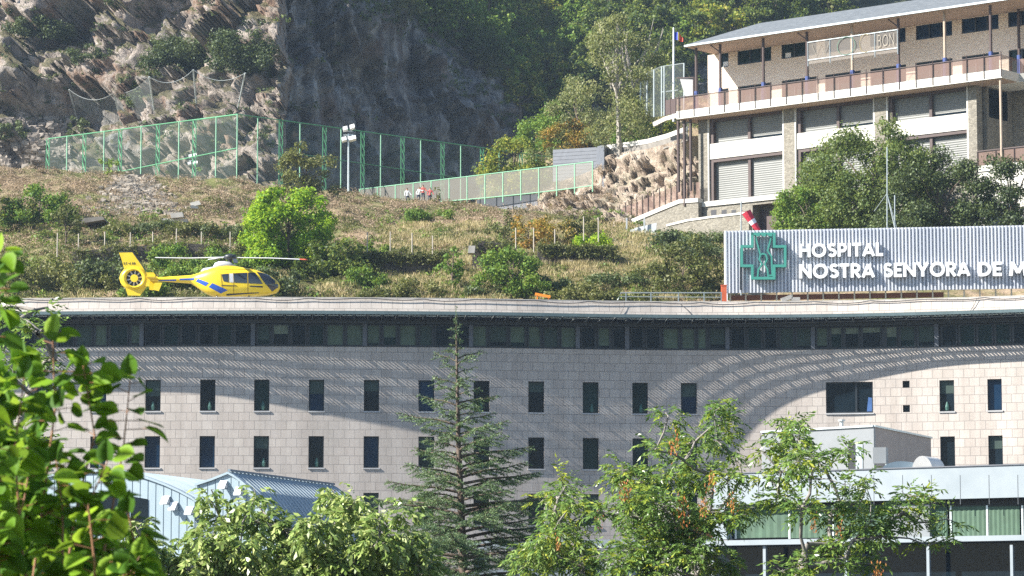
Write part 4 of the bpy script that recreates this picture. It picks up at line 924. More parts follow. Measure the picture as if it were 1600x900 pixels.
m = MB(); m.bar(P(1532, 732, 163.5), P(1552, 727, 163.5), .3, .1); tag(m.build('roof_hatch', M['pier_grey']), 'flat dark roof hatch on the white annexe near its right end', 'hatch')
# link canopy running left from the white annexe
lk = root('entrance_canopy', P(1000, 900, 168), 'flat white canopy beam on thin posts left of the white annexe', 'canopy')
m = MB(); a, b = P(700, 845, 171), P(1112, 841.5, 170); m.prism([a, b, b - Vector((0, 0, .42)), a - Vector((0, 0, .42))], (0, 3, 0)); m.build('beam', M['white_panel'], lk)
for x in (940, 760): m = MB(); a = P(x, 853, 170.3); m.bar(a, (a.x, a.y, GZ), .22).build('post', M['panel_grey'], lk)
m = MB(); a, b = P(700, 890, 171), P(1040, 889, 171); m.prism([a, b, b - Vector((0, 0, .35)), a - Vector((0, 0, .35))], (0, .3, 0)); m.build('low_beam', M['white_panel'], lk)
m = MB(); m.prism([P(985, 852, 172), P(1115, 852, 172), P(1115, 812, 172), P(1020, 824, 172)], (0, .4, 0)); tag(m.build('dark_gable', M['rust_brown']), 'dark brown sloping gable behind the ash tree and canopy', 'roof')
# ------------------------------------------------------------------ TERRAIN
from mathutils.bvhtree import BVHTree
def fbm(v, o=4, h=.9): return mn.fractal(v, h, 2.0, o)
FW, UPV = Vector((0, math.cos(TH), math.sin(TH))), Vector((0, -math.sin(TH), math.cos(TH)))
def pix(v):
    d = v.dot(FW); return 800 + F * v.x / d, 450 - F * v.dot(UPV) / d
# big ground sheet reaching the horizon
m = MB(); g = 16
for i in range(g):
    for j in range(g):
        x0, x1 = -2500 + 5000 * i / g, -2500 + 5000 * (i + 1) / g; y0, y1 = -800 + 4300 * j / g, -800 + 4300 * (j + 1) / g
        m.poly((x0, y0, GZ), (x1, y0, GZ), (x1, y1, GZ), (x0, y1, GZ))
plain('asphalt', (.05, .05, .052), .9); t = m.build('ground', M['asphalt']); tag(t, kind='structure')
# earth material
t = NT('hill_earth'); co = t.coord('Object'); n1 = t.noise(co, .12, 7, .65); n2 = t.noise(co, 1.3, 6, .7); n3 = t.noise(co, .35, 5, .6)
c1 = t.ramp(n2, [(.25, (.12, .09, .055)), (.45, (.26, .19, .12)), (.62, (.36, .28, .18)), (.8, (.44, .38, .29))])
c2 = t.ramp(n2, [(.25, (.05, .06, .02)), (.5, (.13, .14, .05)), (.75, (.26, .24, .11))])
c = t.mix(t.ramp(n1, [(.42, (0, 0, 0)), (.58, (1, 1, 1))]), c1, c2); c = t.mix(t.ramp(n3, [(.55, (0, 0, 0)), (.7, (.8, .8, .8))]), c, (.33, .25, .19))
t.set(Base_Color=c, Roughness=.95); t.b.inputs['Specular IOR Level'].default_value = .1; t.bump(n2, .35, .9)
YR = [222, 236, 247, 249.5, 262, 278, 292, 300, 306, 350, 420]
XC = [-600, -200, 0, 100, 200, 300, 400, 500, 600, 700, 760, 850, 950, 1060, 1150, 1300, 1600, 2300]
PY = {  # picture row of the ground at each distance
 222: [497] * 18,
 236: [478, 478, 478, 476, 474, 473, 474, 476, 474, 472, 470, 466, 462, 460, 460, 462, 462, 462],
 247: [440, 440, 438, 430, 412, 408, 412, 425, 430, 430, 426, 420, 415, 418, 430, 440, 440, 440],
 249.5: [425, 420, 412, 398, 388, 381, 384, 402, 412, 410, 402, 402, 404, 410, 424, 432, 432, 432],
 262: [380, 376, 370, 362, 360, 362, 370, 380, 388, 386, 384, 384, 386, 394, 410, 412, 412, 412],
 278: [330, 325, 320, 318, 325, 335, 345, 352, 358, 360, 360, 362, 370, 378, 385, 385, 385, 385],
 292: [285, 282, 280, 282, 290, 297, 305, 314, 322, 334, 340, 345, 352, 364, 370, 370, 370, 370],
 300: [262, 262, 264, 266, 272, 280, 289, 297, 306, 318, 326, 332, 345, 358, 365, 365, 365, 365]}
def zrow(Y, i): return P(XC[i], PY[Y][i], Y).z
ZT = np.array([[zrow(Y, i) for i in range(18)] for Y in YR[:8]])
zc = ZT[7].copy(); court = 43.0
ZT = np.vstack([ZT, np.minimum(zc - .6, 44.2), np.minimum(zc - 1.5, court), np.minimum(zc - 1.5, court)])
def hz(px, Y):
    j = min(max(np.searchsorted(YR, Y) - 1, 0), len(YR) - 2); f = min(max((Y - YR[j]) / (YR[j + 1] - YR[j]), 0), 1)
    return float(np.interp(px, XC, ZT[j]) * (1 - f) + np.interp(px, XC, ZT[j + 1]) * f)
Ys = np.concatenate([np.arange(222, 247, .9), np.arange(247, 249.6, .5), np.arange(250, 308, .8), np.arange(308, 421, 3.0)]); Xs = np.arange(-600, 2301, 9.0)
V = []
for Y in Ys:
    for x in Xs:
        X = (x - 800) / F * Y; z = hz(x, Y)
        a = .9 if 251 < Y < 300 else .35
        z += a * mn.noise(Vector((X * .13, Y * .13, 0))) + .35 * fbm(Vector((X * .5, Y * .5, 3)), 3)
        V.append((X, Y, z))
nx = len(Xs); ii, jj = np.meshgrid(np.arange(len(Ys) - 1), np.arange(nx - 1), indexing='ij'); a = (ii * nx + jj).ravel()
HF = np.stack([a, a + 1, a + 1 + nx, a + nx], 1)
hill = mk('hillside', V, HF, M['hill_earth'], smooth=True, origin=(0, 260, GZ)); tag(hill, kind='structure'); HV = V
# cliff and wooded mountain
CX = [-600, -150, 60, 200, 300, 390, 425, 440, 470, 540, 620, 690, 760, 820, 870, 930, 1050, 1250, 1600, 2300]
CB = [396, 374, 362, 356, 350, 344, 345, 356, 372, 392, 408, 420, 430, 438, 440, 436, 430, 425, 430, 440]
CT = [(-70, 446), (-70, 424), (-70, 410), (-66, 398), (-62, 390), (-60, 381), (-60, 378), (-58, 385), (-56, 398), (-45, 412), (20, 424), (85, 434), (140, 442), (185, 450), (205, 452), (170, 456), (120, 462), (90, 470), (60, 480), (60, 480)]
CFr = [(-100, 560)] * 8 + [(-140, 560)] + [(-300, 600)] * 3 + [(-420, 640)] * 8
def cl(px, s):
    """Cliff sheet: s 0..1 up the face, 1..2 back over the wooded slope."""
    b = float(np.interp(px, CX, CB)); tp = float(np.interp(px, CX, [c[0] for c in CT])); tY = float(np.interp(px, CX, [c[1] for c in CT])); fp_ = float(np.interp(px, CX, [c[0] for c in CFr])); fY = float(np.interp(px, CX, [c[1] for c in CFr]))
    B = P(px, 300, b); B.z = 38.0; T = P(px, tp, tY); Fv = P(px, fp_, fY)
    return B.lerp(T, s) if s <= 1 else T.lerp(Fv, s - 1)
pxs = np.concatenate([np.arange(-600, -60, 9), np.arange(-60, 430, 3.6), np.arange(430, 480, 2.5), np.arange(480, 900, 5), np.arange(900, 2301, 14)])
sv = np.concatenate([np.linspace(0, 1, 130), np.linspace(1, 2, 50)[1:]])
V = []; D1 = Vector((-.45, -.87, .12)).normalized()
def vor(v, k=0):
    d, p = mn.voronoi(v); c = p[0]; return d[0], d[1] - d[0], mn.cell(c * 3.7)
def facet(v):
    """Tilted block faces: every cell of rock gets a plane of its own."""
    d, p = mn.voronoi(v); c = p[0]; u = Vector((mn.cell(c * 5.1) - .5, mn.cell(c * 7.3 + Vector((3, 0, 0))) - .5, mn.cell(c * 9.7 + Vector((0, 5, 0))) - .5))
    return (v - c).dot(u) * .62 + (mn.cell(c * 3.7) - .5) * .95
for s in sv:
    for x in pxs:
        p = cl(x, s); q = Vector((p.x, p.y, p.z * .62)); w = Vector((p.x, p.y * .55, p.z))
        rock = 1.0 if s < 1 else max(.0, 1 - (s - 1) * 12); e = min(1, s * 12)
        wr = Vector((fbm(q * .22 + Vector((5, 0, 0)), 2), fbm(q * .22, 2), fbm(q * .22 + Vector((0, 9, 0)), 2))) * 1.2
        sx = Vector((w.x, w.y, w.z * (.45 if x > 440 else .8)))
        d = 3.0 * facet(sx * .11 + wr * .2) + 1.7 * facet(sx * .27 + wr * .22) + .75 * facet(sx * .62 + wr * .2) + (.32 * facet(sx * 1.4) if x < 480 else 0)
        d += 2.6 * fbm(q * .07, 3) + .5 * fbm(w * .8, 4) + (.9 * fbm(Vector((w.x * .5, w.y * .2, w.z * .12)), 4) if x > 440 else 0)
        lg = math.sin(p.z * .55 + 2.5 * mn.noise(q * .1)); d += .9 * lg
        amp = 1.0 if x < 440 else .8
        gk = min(1, max(0, (x - 415) / 60)); Dn = Vector((-.38, -.86, .3)).lerp(Vector((.45, -.85, .2)), gk).normalized()
        p = p + Dn * d * rock * e * amp + Vector((0, 0, 1.6 * fbm(Vector((p.x, p.y, 0)) * .06, 3))) * (1 - rock)
        V.append(tuple(p))
nx = len(pxs); ii, jj = np.meshgrid(np.arange(len(sv) - 1), np.arange(nx - 1), indexing='ij'); a = (ii * nx + jj).ravel()
CFc = np.stack([a, a + 1, a + 1 + nx, a + nx], 1)
t = NT('cliff_rock'); co = t.coord('Object'); st_ = t.node('ShaderNodeMapping', {'Vector': co, 'Scale': (1, 1, .35)}).outputs[0]
n1 = t.noise(co, .10, 6, .6); n2 = t.noise(st_, .55, 8, .72); n3 = t.noise(co, 2.0, 7, .7); n4 = t.noise(co, .22, 5, .6)
c = t.ramp(n2, [(.28, (.09, .078, .07)), (.42, (.24, .205, .18)), (.53, (.40, .345, .30)), (.64, (.52, .465, .42)), (.78, (.62, .585, .54))])
c = t.mix(t.ramp(n4, [(.50, (0, 0, 0)), (.62, (.75, .75, .75))]), c, t.ramp(n3, [(.35, (.16, .085, .055)), (.65, (.34, .21, .13))]))
c = t.mix(t.ramp(n1, [(.52, (0, 0, 0)), (.62, (.6, .6, .6))]), c, t.ramp(n3, [(.35, (.17, .18, .18)), (.65, (.34, .36, .35))]))
ge = t.node('ShaderNodeNewGeometry'); nz_ = t.node('ShaderNodeSeparateXYZ', {0: ge.outputs['Normal']}).outputs[2]
n5 = t.noise(co, .9, 6, .7); mo = t.node('ShaderNodeMath', {0: nz_, 1: n5}, operation='ADD').outputs[0]
c = t.mix(t.ramp(mo, [(1.02, (0, 0, 0)), (1.0, (0, 0, 0))]) if False else t.ramp(t.node('ShaderNodeMath', {0: mo, 1: .5}, operation='MULTIPLY').outputs[0], [(.54, (0, 0, 0)), (.62, (.85, .85, .85))]), c, t.ramp(n3, [(.35, (.055, .06, .025)), (.65, (.19, .17, .085))]))
t.set(Base_Color=c, Roughness=.9); t.b.inputs['Specular IOR Level'].default_value = .2
hgt = t.node('ShaderNodeMath', {0: n3, 1: .5, 2: n2}, operation='MULTIPLY_ADD').outputs[0]; t.bump(hgt, 1.1, 1.0)
t.m.name = 'cliff_rock'; src = t
t = NT('gorge_rock_shade'); co = t.coord('Object'); n2 = t.noise(co, .45, 8, .7, (1, 1, .3)); n4 = t.noise(co, .16, 5, .6); n3 = t.noise(co, 1.8, 7, .7)  # greyer copy of cliff rock, darkened to put gorge shade into the colour
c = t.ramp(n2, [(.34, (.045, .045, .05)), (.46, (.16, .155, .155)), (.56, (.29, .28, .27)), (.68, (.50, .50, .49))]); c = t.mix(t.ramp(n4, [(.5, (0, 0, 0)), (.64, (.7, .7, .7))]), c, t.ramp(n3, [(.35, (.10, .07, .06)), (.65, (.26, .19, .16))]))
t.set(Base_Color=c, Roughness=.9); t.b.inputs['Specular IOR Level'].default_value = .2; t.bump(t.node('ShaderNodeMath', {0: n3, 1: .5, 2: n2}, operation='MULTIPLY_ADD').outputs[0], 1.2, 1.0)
t = NT('forest_floor'); n1 = t.noise(t.coord(), .4, 6, .7); t.set(Base_Color=t.ramp(n1, [(.35, (.018, .026, .012)), (.6, (.05, .06, .025)), (.75, (.12, .11, .06))]), Roughness=.95); t.bump(n1, .6, 1)
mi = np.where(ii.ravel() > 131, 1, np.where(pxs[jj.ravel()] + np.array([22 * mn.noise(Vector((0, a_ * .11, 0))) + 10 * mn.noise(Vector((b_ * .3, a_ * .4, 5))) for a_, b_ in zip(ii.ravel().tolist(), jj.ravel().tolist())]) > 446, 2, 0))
cliff = mk('cliff', V, CFc, None, mats=[M['cliff_rock'], M['forest_floor'], M['gorge_rock_shade']], mi=mi, origin=(0, 380, 30)); tag(cliff, kind='structure'); CV = V
# rock outcrop under the retaining wall
V = []; ox = np.arange(825, 1092, 2.6); tops = ([825, 850, 880, 905, 935, 948, 975, 1010, 1040, 1075, 1092], [318, 300, 282, 274, 262, 242, 238, 233, 225, 213, 212])
for s in np.linspace(0, 1, 46):
    for x in ox:
        ty = float(np.interp(x, *tops)); by = 362; Yt = float(np.interp(x, [825, 948, 975, 1010, 1040, 1062, 1092], [314, 308.7, 306.7, 303.7, 299.7, 296.7, 296])); Yb = min(292.5, Yt - 5)
        p = P(x, by, Yb).lerp(P(x, ty, Yt), s); w = Vector((p.x, p.y * .6, p.z))
        d = 1.6 * facet(w * .3) + .9 * facet(w * .8) + .3 * facet(w * 1.9) + .8 * fbm(w * .2, 3)
        V.append(tuple(p + Vector((-.3, -.85, .3)) * d * min(1, s * 6) * min(1, (1 - s) * 8)))
nx = len(ox); ii, jj = np.meshgrid(np.arange(45), np.arange(nx - 1), indexing='ij'); a = (ii * nx + jj).ravel(); OF = np.stack([a, a + 1, a + 1 + nx, a + nx], 1); OV = V
t = NT('outcrop_rock'); co = t.coord('Object'); n2 = t.noise(co, .8, 8, .7, (1, 1, .6)); n3 = t.noise(co, .35, 5); c = t.ramp(n2, [(.3, (.17, .13, .10)), (.5, (.40, .32, .25)), (.7, (.54, .47, .39))]); c = t.mix(t.ramp(n3, [(.5, (0, 0, 0)), (.65, (.6, .6, .6))]), c, (.27, .26, .17))
t.set(Base_Color=c, Roughness=.9); t.bump(n2, .8, 1)
oc = mk('rock_outcrop', V, OF, M['outcrop_rock'], origin=(30, 298, 35)); tag(oc, kind='structure')
# bank of earth behind the court and under the birch, right of the gorge
V = []; bx = np.arange(735, 1120, 5.0)
for s in np.linspace(0, 1, 40):
    for x in bx:
        ty = float(np.interp(x, [735, 780, 830, 900, 1000, 1120], [330, 262, 232, 205, 170, 150])); tY = 345 + (1000 - x) * .05
        p = P(x, 345, 318 + (1000 - x) * .02).lerp(P(x, ty, tY), s); p.z += .9 * fbm(Vector((p.x, p.y, 0)) * .2, 3) * min(1, s * 5)
        V.append(tuple(p))
nx = len(bx); ii, jj = np.meshgrid(np.arange(39), np.arange(nx - 1), indexing='ij'); a = (ii * nx + jj).ravel(); BF = np.stack([a, a + 1, a + 1 + nx, a + nx], 1); BV = V
tag(mk('bank', V, BF, M['hill_earth'], smooth=True, origin=(20, 330, 35)), kind='structure')
bt = {'hill': BVHTree.FromPolygons([Vector(v) for v in HV], HF.tolist()), 'cliff': BVHTree.FromPolygons([Vector(v) for v in CV], CFc.tolist()),
      'out': BVHTree.FromPolygons([Vector(v) for v in OV], OF.tolist()), 'bank': BVHTree.FromPolygons([Vector(v) for v in BV], BF.tolist())}
def hit(px, py, which=('hill', 'cliff', 'out', 'bank')):
    d = P(px, py, 1.0).normalized(); best = None
    for k in which:
        h_, n, i, dist = bt[k].ray_cast(Vector((0, 0, 0)), d, 2000)
        if h_ and (best is None or dist < best[1]): best = (h_, dist, n)
    return best
def down(x, y, which=('hill', 'bank', 'out')):
    z = None
    for k in which:
        h_ = bt[k].ray_cast(Vector((x, y, 300)), Vector((0, 0, -1)), 400)[0]
        if h_ and (z is None or h_.z > z): z = h_.z
    return z
# dark dry-stone terrace walls on the hillside
rubble('terrace_stone', (.05, .042, .036), (.13, .11, .09), 3.6, (.02, .018, .015))
def terrace(label, pts, drop, Yd=.0):
    m = MB()
    for (x0, y0), (x1, y1) in zip(pts[:-1], pts[1:]):
        for k in range(6):
            a, b = x0 + (x1 - x0) * k / 6, x0 + (x1 - x0) * (k + 1) / 6; ya, yb = y0 + (y1 - y0) * k / 6, y0 + (y1 - y0) * (k + 1) / 6
            p, q = P(a, ya + rnd.uniform(-1, 1), 247.3), P(b, yb + rnd.uniform(-1, 1), 247.3); m.prism([p, q, q - Vector((0, 0, drop + 1.2)), p - Vector((0, 0, drop + 1.2))], (0, 2.4, 0))
    tag(m.build('terrace_wall', M['terrace_stone']), label, 'wall')
terrace('long dark dry stone terrace wall sloping behind the tail of the helicopter', [(112, 394), (180, 387), (240, 383), (300, 381), (345, 383)], 1.7)
terrace('dark stone terrace wall running right of the bright green tree', [(560, 400), (610, 392), (650, 396), (690, 398)], 1.4)
terrace('broken terrace wall end with pale corner stones above the round bush', [(738, 376), (775, 378), (800, 383)], 1.7)
terrace('low dark terrace wall below the vine hedge on the right', [(840, 384), (880, 388), (960, 388)], .8)
m = MB(); m.box(P(737, 391, 246.4), (.26, 0, 0), (0, .6, 0), (.03, 0, .28)); tag(m.build('corner_stones', M['concrete']), 'pale corner stones at the broken end of the terrace wall', 'stones')
m = MB(); p = P(125, 342, 262); 
m.prism([P(125, 341, 262), P(160, 338, 262), P(163, 343, 262), P(128, 349, 262)], (0, 3, 0)); tag(m.build('stone_slab', M['stone_grey']), 'flat pale concrete slab on the slope below the rubble heap', 'slab')
m = MB(); m.prism([P(252, 341, 262), P(292, 342, 262), P(292, 347, 262), P(254, 346, 262)], (0, 2, 0)); m.box(P(277, 337, 262), (.5, 0, .05), (0, .4, 0), (-.05, 0, .2)); tag(m.build('stone_block', M['concrete']), 'pale stone block sitting on a thin slab right of the rubble heap', 'block')
m = MB(); m.box(P(306, 319, 276), (.4, 0, .1), (0, .4, 0), (-.1, 0, .16)); m.box(P(304, 324, 276), (.3, .1, 0), (0, .4, 0), (0, 0, .14)); tag(m.build('stone_block', M['school_white']), 'small white boulder pair on the brown slope right of the rubble', 'boulder')
# rubble heap
def rocks(n, pick, smin, smax, name, mat):
    V, Fc = [], []
    for _ in range(n):
        h_ = pick()
        if not h_: continue
        r = rnd.uniform(smin, smax); b = len(V); c = h_ + Vector((0, 0, r * .2))
        for i in (-1, 1):
            for j in (-1, 1):
                for k in (-1, 1): V.append(tuple(c + Vector((i * r * rnd.uniform(.5, 1), j * r * rnd.uniform(.5, 1), k * r * rnd.uniform(.35, .7)))))
        for f in ((0, 1, 3, 2), (4, 6, 7, 5), (0, 4, 5, 1), (2, 3, 7, 6), (0, 2, 6, 4), (1, 5, 7, 3)): Fc.append(tuple(b + q for q in f))
    return mk(name, V, Fc, M[mat])
plain('rubble_pale', (.34, .30, .25), .9, var=.45, scale=.8); plain('scree_grey', (.27, .235, .20), .9, var=.5, scale=.6)
def pk():
    a = rnd.random(); y = 276 + 60 * a; x = 205 + rnd.gauss(0, 1) * (12 + 22 * a) + 14 * a; h_ = hit(x, y, ('hill',)); return h_[0] if h_ else None
tag(rocks(1300, pk, .10, .34, 'rubble', 'rubble_pale'), 'heap of pale broken rubble spilling down the brown slope', 'rubble', kind='stuff')
def pk2():
    x = rnd.choice([rnd.uniform(0, 90), rnd.uniform(20, 110)]); y = rnd.uniform(185, 262); h_ = hit(x, y); return h_[0] if h_ else None
tag(rocks(1100, pk2, .14, .46, 'scree', 'scree_grey'), 'scree of grey boulders at the foot of the cliff on the left', 'scree', kind='stuff')
def pk3():
    x, y = rnd.choice([(rnd.gauss(968, 14), rnd.gauss(384, 3)), (rnd.gauss(885, 5), rnd.gauss(409, 1.5)), (rnd.gauss(950, 12), rnd.gauss(409, 3)), (rnd.gauss(990, 14), rnd.gauss(387, 3))]); h_ = hit(x, y, ('hill',)); return h_[0] if h_ else None
tag(rocks(130, pk3, .12, .35, 'loose_stones', 'rubble_pale'), 'loose white stones along the track below the ramp', 'stones', kind='stuff')
# ------------------------------------------------------------------ ball cage
plain('cage_green', (.09, .30, .15), .5); netting('cage_net', (.16, .24, .20), .13); netting('chainlink', (.22, .21, .18), .55)
ZTOP = P(371, 178.5, 314).z; ZB = court + .2
def top_at(px, py): # point on the level top rail seen at px, py
    d = P(px, py, 1.0); return d * (ZTOP / d.z)
cage = root('ball_cage', P(371, 300, 314), 'tall green steel ball cage with netting below the cliff', 'sports cage')
left = [(75, 217), (105, 211), (132, 209.5), (163, 205), (188, 200), (221, 197), (247, 193), (280, 189), (304, 187), (338, 182.5), (371, 178.5)]
right = [(403, 184), (439, 188), (469, 192.5), (507, 197), (533, 203), (566.5, 208), (595, 212), (629, 214), (657.5, 218), (691.5, 221), (720, 225), (753, 228), (780, 233), (814, 238), (838, 243), (872, 247)]
lat = {75, 132, 188, 247, 304, 439, 507, 566.5, 629, 691.5, 753, 814, 872}
plain('cage_pale', (.20, .42, .27), .5)
T_ = [top_at(*p) for p in left] ; Rr = [T_[-1]] + [top_at(*p) for p in right]
# keep the plan straight: fit the two runs to straight lines
def straight(pts):
    a, b = pts[0], pts[-1]; out = []
    for p in pts:
        d = Vector((p.x, p.y, 0)).normalized(); n = Vector((b.y - a.y, a.x - b.x, 0)); k = Vector((a.x, a.y, 0)).dot(n) / d.dot(n); out.append(Vector((d.x * k, d.y * k, ZTOP)))
    return out
T_ = straight(T_); Rr = straight(Rr)
for run, pxl in ((T_, left), (Rr, [left[-1]] + right)):
    dv = (run[-1] - run[0]).normalized(); nv = Vector((dv.y, -dv.x, 0))
    for i, (p, q) in enumerate(zip(run, pxl)):
        if run is Rr and i == 0: continue
        m = MB(); b = Vector((p.x, p.y, ZB))
        if q[0] in lat:
            w = dv * .22; m.bar(p - w, b - w, .09); m.bar(p + w, b + w, .09); n = 9
            for k in range(n): z0, z1 = ZTOP - (ZTOP - ZB) * k / n, ZTOP - (ZTOP - ZB) * (k + 1) / n; m.bar(Vector((p.x, p.y, z0)) - w, Vector((p.x, p.y, z1)) + w, .07)
            m.build('lattice_post', M['cage_green'], cage)
        else: m.tube([p, b], .075, 6).build('post', M['cage_pale'], cage)
m = MB()
for a, b in zip(T_[:-1], T_[1:]): m.tube([a, b], .06, 5)
m.tube([T_[0] - Vector((0, 0, 5.0)), T_[-1] - Vector((0, 0, 3.4))], .055, 5); m.tube([T_[0] - Vector((0, 0, 4.2)), T_[0] + (T_[0] - T_[-1]) * .2 - Vector((0, 0, 4.6))], .055, 5)
m.tube([T_[6] - Vector((0, 0, 6.9)), T_[-1] - Vector((0, 0, 6.6))], .06, 5); m.tube([T_[8] - Vector((0, 0, .03)), T_[-1] - Vector((0, 0, .03))], .07, 5)
m.build('top_rail', M['cage_green'], cage)
m = MB(); m.tube([Rr[0], Rr[-1]], .055, 5); m.tube([Rr[3] - Vector((0, 0, 3.2)), Rr[-5] - Vector((0, 0, 3.6))], .035, 5); m.build('net_cable', M['cage_green'], cage)
m = MB()
for run in (T_, Rr):
    for a, b in zip(run[:-1], run[1:]): m.poly(a, b, (b.x, b.y, ZB), (a.x, a.y, ZB))
m.build('net', M['cage_net'], cage)
cf = root('court_fence', P(745, 330, 312), 'long grey chain link court fence climbing to the rock outcrop', 'fence')
c0, c1 = (562, 296, 324), (926, 252.5, 303); m, m2 = MB(), MB(); n = 13; prev = None
for i in range(n + 1):
    f = i / n; x = c0[0] + (c1[0] - c0[0]) * f; y = c0[1] + (c1[1] - c0[1]) * f; Y = c0[2] + (c1[2] - c0[2]) * f; yb = 322 - 14 * f - 18 * f * f
    a, b = P(x, y, Y), P(x, yb, Y); m.tube([a, b - Vector((0, 0, .6))], .07, 5)
    if prev: m.tube([prev[0], a], .05, 5); m.tube([prev[1], b], .05, 5); m2.poly(prev[0], a, b, prev[1])
    prev = (a, b)
m.build('fence_frame', M['cage_pale'], cf); m2.build('fence_mesh', M['chainlink'], cf)
m = MB(); m.prism([P(745, 312, 315), P(840, 303, 309), P(840, 330, 309), P(745, 330, 315)], (0, .4, 0)); tag(m.build('court_kerb', M['pier_grey']), 'low grey concrete kerb wall under the chain link court fence', 'wall')
# floodlights
def flood(label, px, pt_, pb, Y, s=1.0, lamps=True):
    r = root('floodlight', P(px, pb, Y), label, 'floodlight'); m = MB(); m.tube([P(px, pb, Y), P(px, pt_ + 6, Y)], [.16 * s, .11 * s], 8).build('pole', M['bracket_metal'], r)
    m = MB(); a = P(px, pt_ + 8, Y); m.bar(a - Vector((.75 * s, 0, 0)), a + Vector((.75 * s, 0, 0)), .12 * s); m.bar(a - Vector((.6 * s, 0, -.55 * s)), a + Vector((.6 * s, 0, .55 * s)), .1 * s).build('crossarm', M['bracket_metal'], r)
    for dx, dz, rz in ((-.45, .85, .5), (.55, 1.1, -.5), (-.6, -.7, .2), (.45, -.6, -.3), (.75, -.55, -.3)):
        c = a + Vector((dx * s, -.2, dz * s)); m = MB(); u = Vector((math.cos(rz), math.sin(rz) * .5, .25)).normalized(); m.box(c, u * .34 * s, Vector((0, .22, -.12)) * s, Vector((-.05, .1, .26)) * s); m.build('lamp', M['white_metal'], r)
flood('white floodlight mast with a cluster of lamps beside the green cage', 544.5, 203, 300, 311, .68)
flood('second small floodlight behind the left side of the green cage', 301, 243, 300, 326, .5)
# rockfall net on the cliff
rn = root('rockfall_net', P(250, 200, 335), 'sagging rockfall net on leaning steel posts across the cliff', 'safety net')
netting('rockfall_mesh', (.30, .33, .33), .18)
npst = [(108, 140, 122, 192), (178, 145, 190, 196), (233, 120, 241, 172), (302, 109, 308, 172), (383, 114, 372, 168)]
nd_ = []
for a, b, c, d in npst: h_ = hit(c, d); Yb = (h_[0].y if h_ else 350); nd_.append((P(a, b, Yb - 3.5), P(c, d, Yb - .3)))
for a, b in nd_: MB().tube([a, b], .10, 6).build('post', M['bracket_metal'], rn)
V, Fc = [], []; N = 10
for i in range(len(nd_) - 1):
    (a, b), (c, d) = nd_[i], nd_[i + 1]; b0 = len(V)
    for k in range(N + 1):
        f = k / N; sag = 4 * f * (1 - f)
        for j in range(6): g_ = j / 5; p = a.lerp(c, f).lerp(b.lerp(d, f), g_); p.z -= sag * (1.0 if i != 1 else .6) * (1 - g_ * .8); p.y += sag * .5; V.append(tuple(p))
    for k in range(N):
        for j in range(5): q = b0 + k * 6 + j; Fc.append((q, q + 6, q + 7, q + 1))
mk('mesh', V, Fc, M['rockfall_mesh'], rn)
m = MB()
for i in range(len(nd_) - 1):
    (a, b), (c, d) = nd_[i], nd_[i + 1]; pts = []
    for k in range(N + 1): f = k / N; p = a.lerp(c, f); p.z -= 4 * f * (1 - f) * (1.0 if i != 1 else .6); p.y += 2 * f * (1 - f); pts.append(p)
    m.tube(pts, .035, 4)
m.build('cable', M['bracket_metal'], rn)
# thin fence posts of the terraces, each a post of its own
plain('post_wood', (.40, .36, .30), .8)
lst = [(90, 364), (123, 365), (164, 362), (204, 363), (239, 362), (276, 357), (315, 362), (360, 362), (397, 361), (574, 363), (610, 362), (644, 364), (676, 368), (806, 356), (834, 356), (867, 358), (912, 338), (935, 340)]
ORD = ['first', 'second', 'third', 'fourth', 'fifth', 'sixth', 'seventh', 'eighth', 'ninth', 'tenth', 'eleventh', 'twelfth', 'thirteenth', 'fourteenth', 'fifteenth', 'sixteenth', 'seventeenth', 'eighteenth', 'nineteenth', 'twentieth',
       'twenty-first', 'twenty-second', 'twenty-third', 'twenty-fourth', 'twenty-fifth', 'twenty-sixth', 'twenty-seventh', 'twenty-eighth', 'twenty-ninth', 'thirtieth']
for i, (x, y) in enumerate(lst):
    a = P(x, y, 247.6); b = Vector((a.x, a.y, a.z - 1.9)); m = MB(); m.tube([a, b], .05, 5)
    tag(m.build('fence_post', M['post_wood']), f'{ORD[i]} thin pale fence post from the left along the terrace walls', 'fence post', 'fence posts along the terraces')
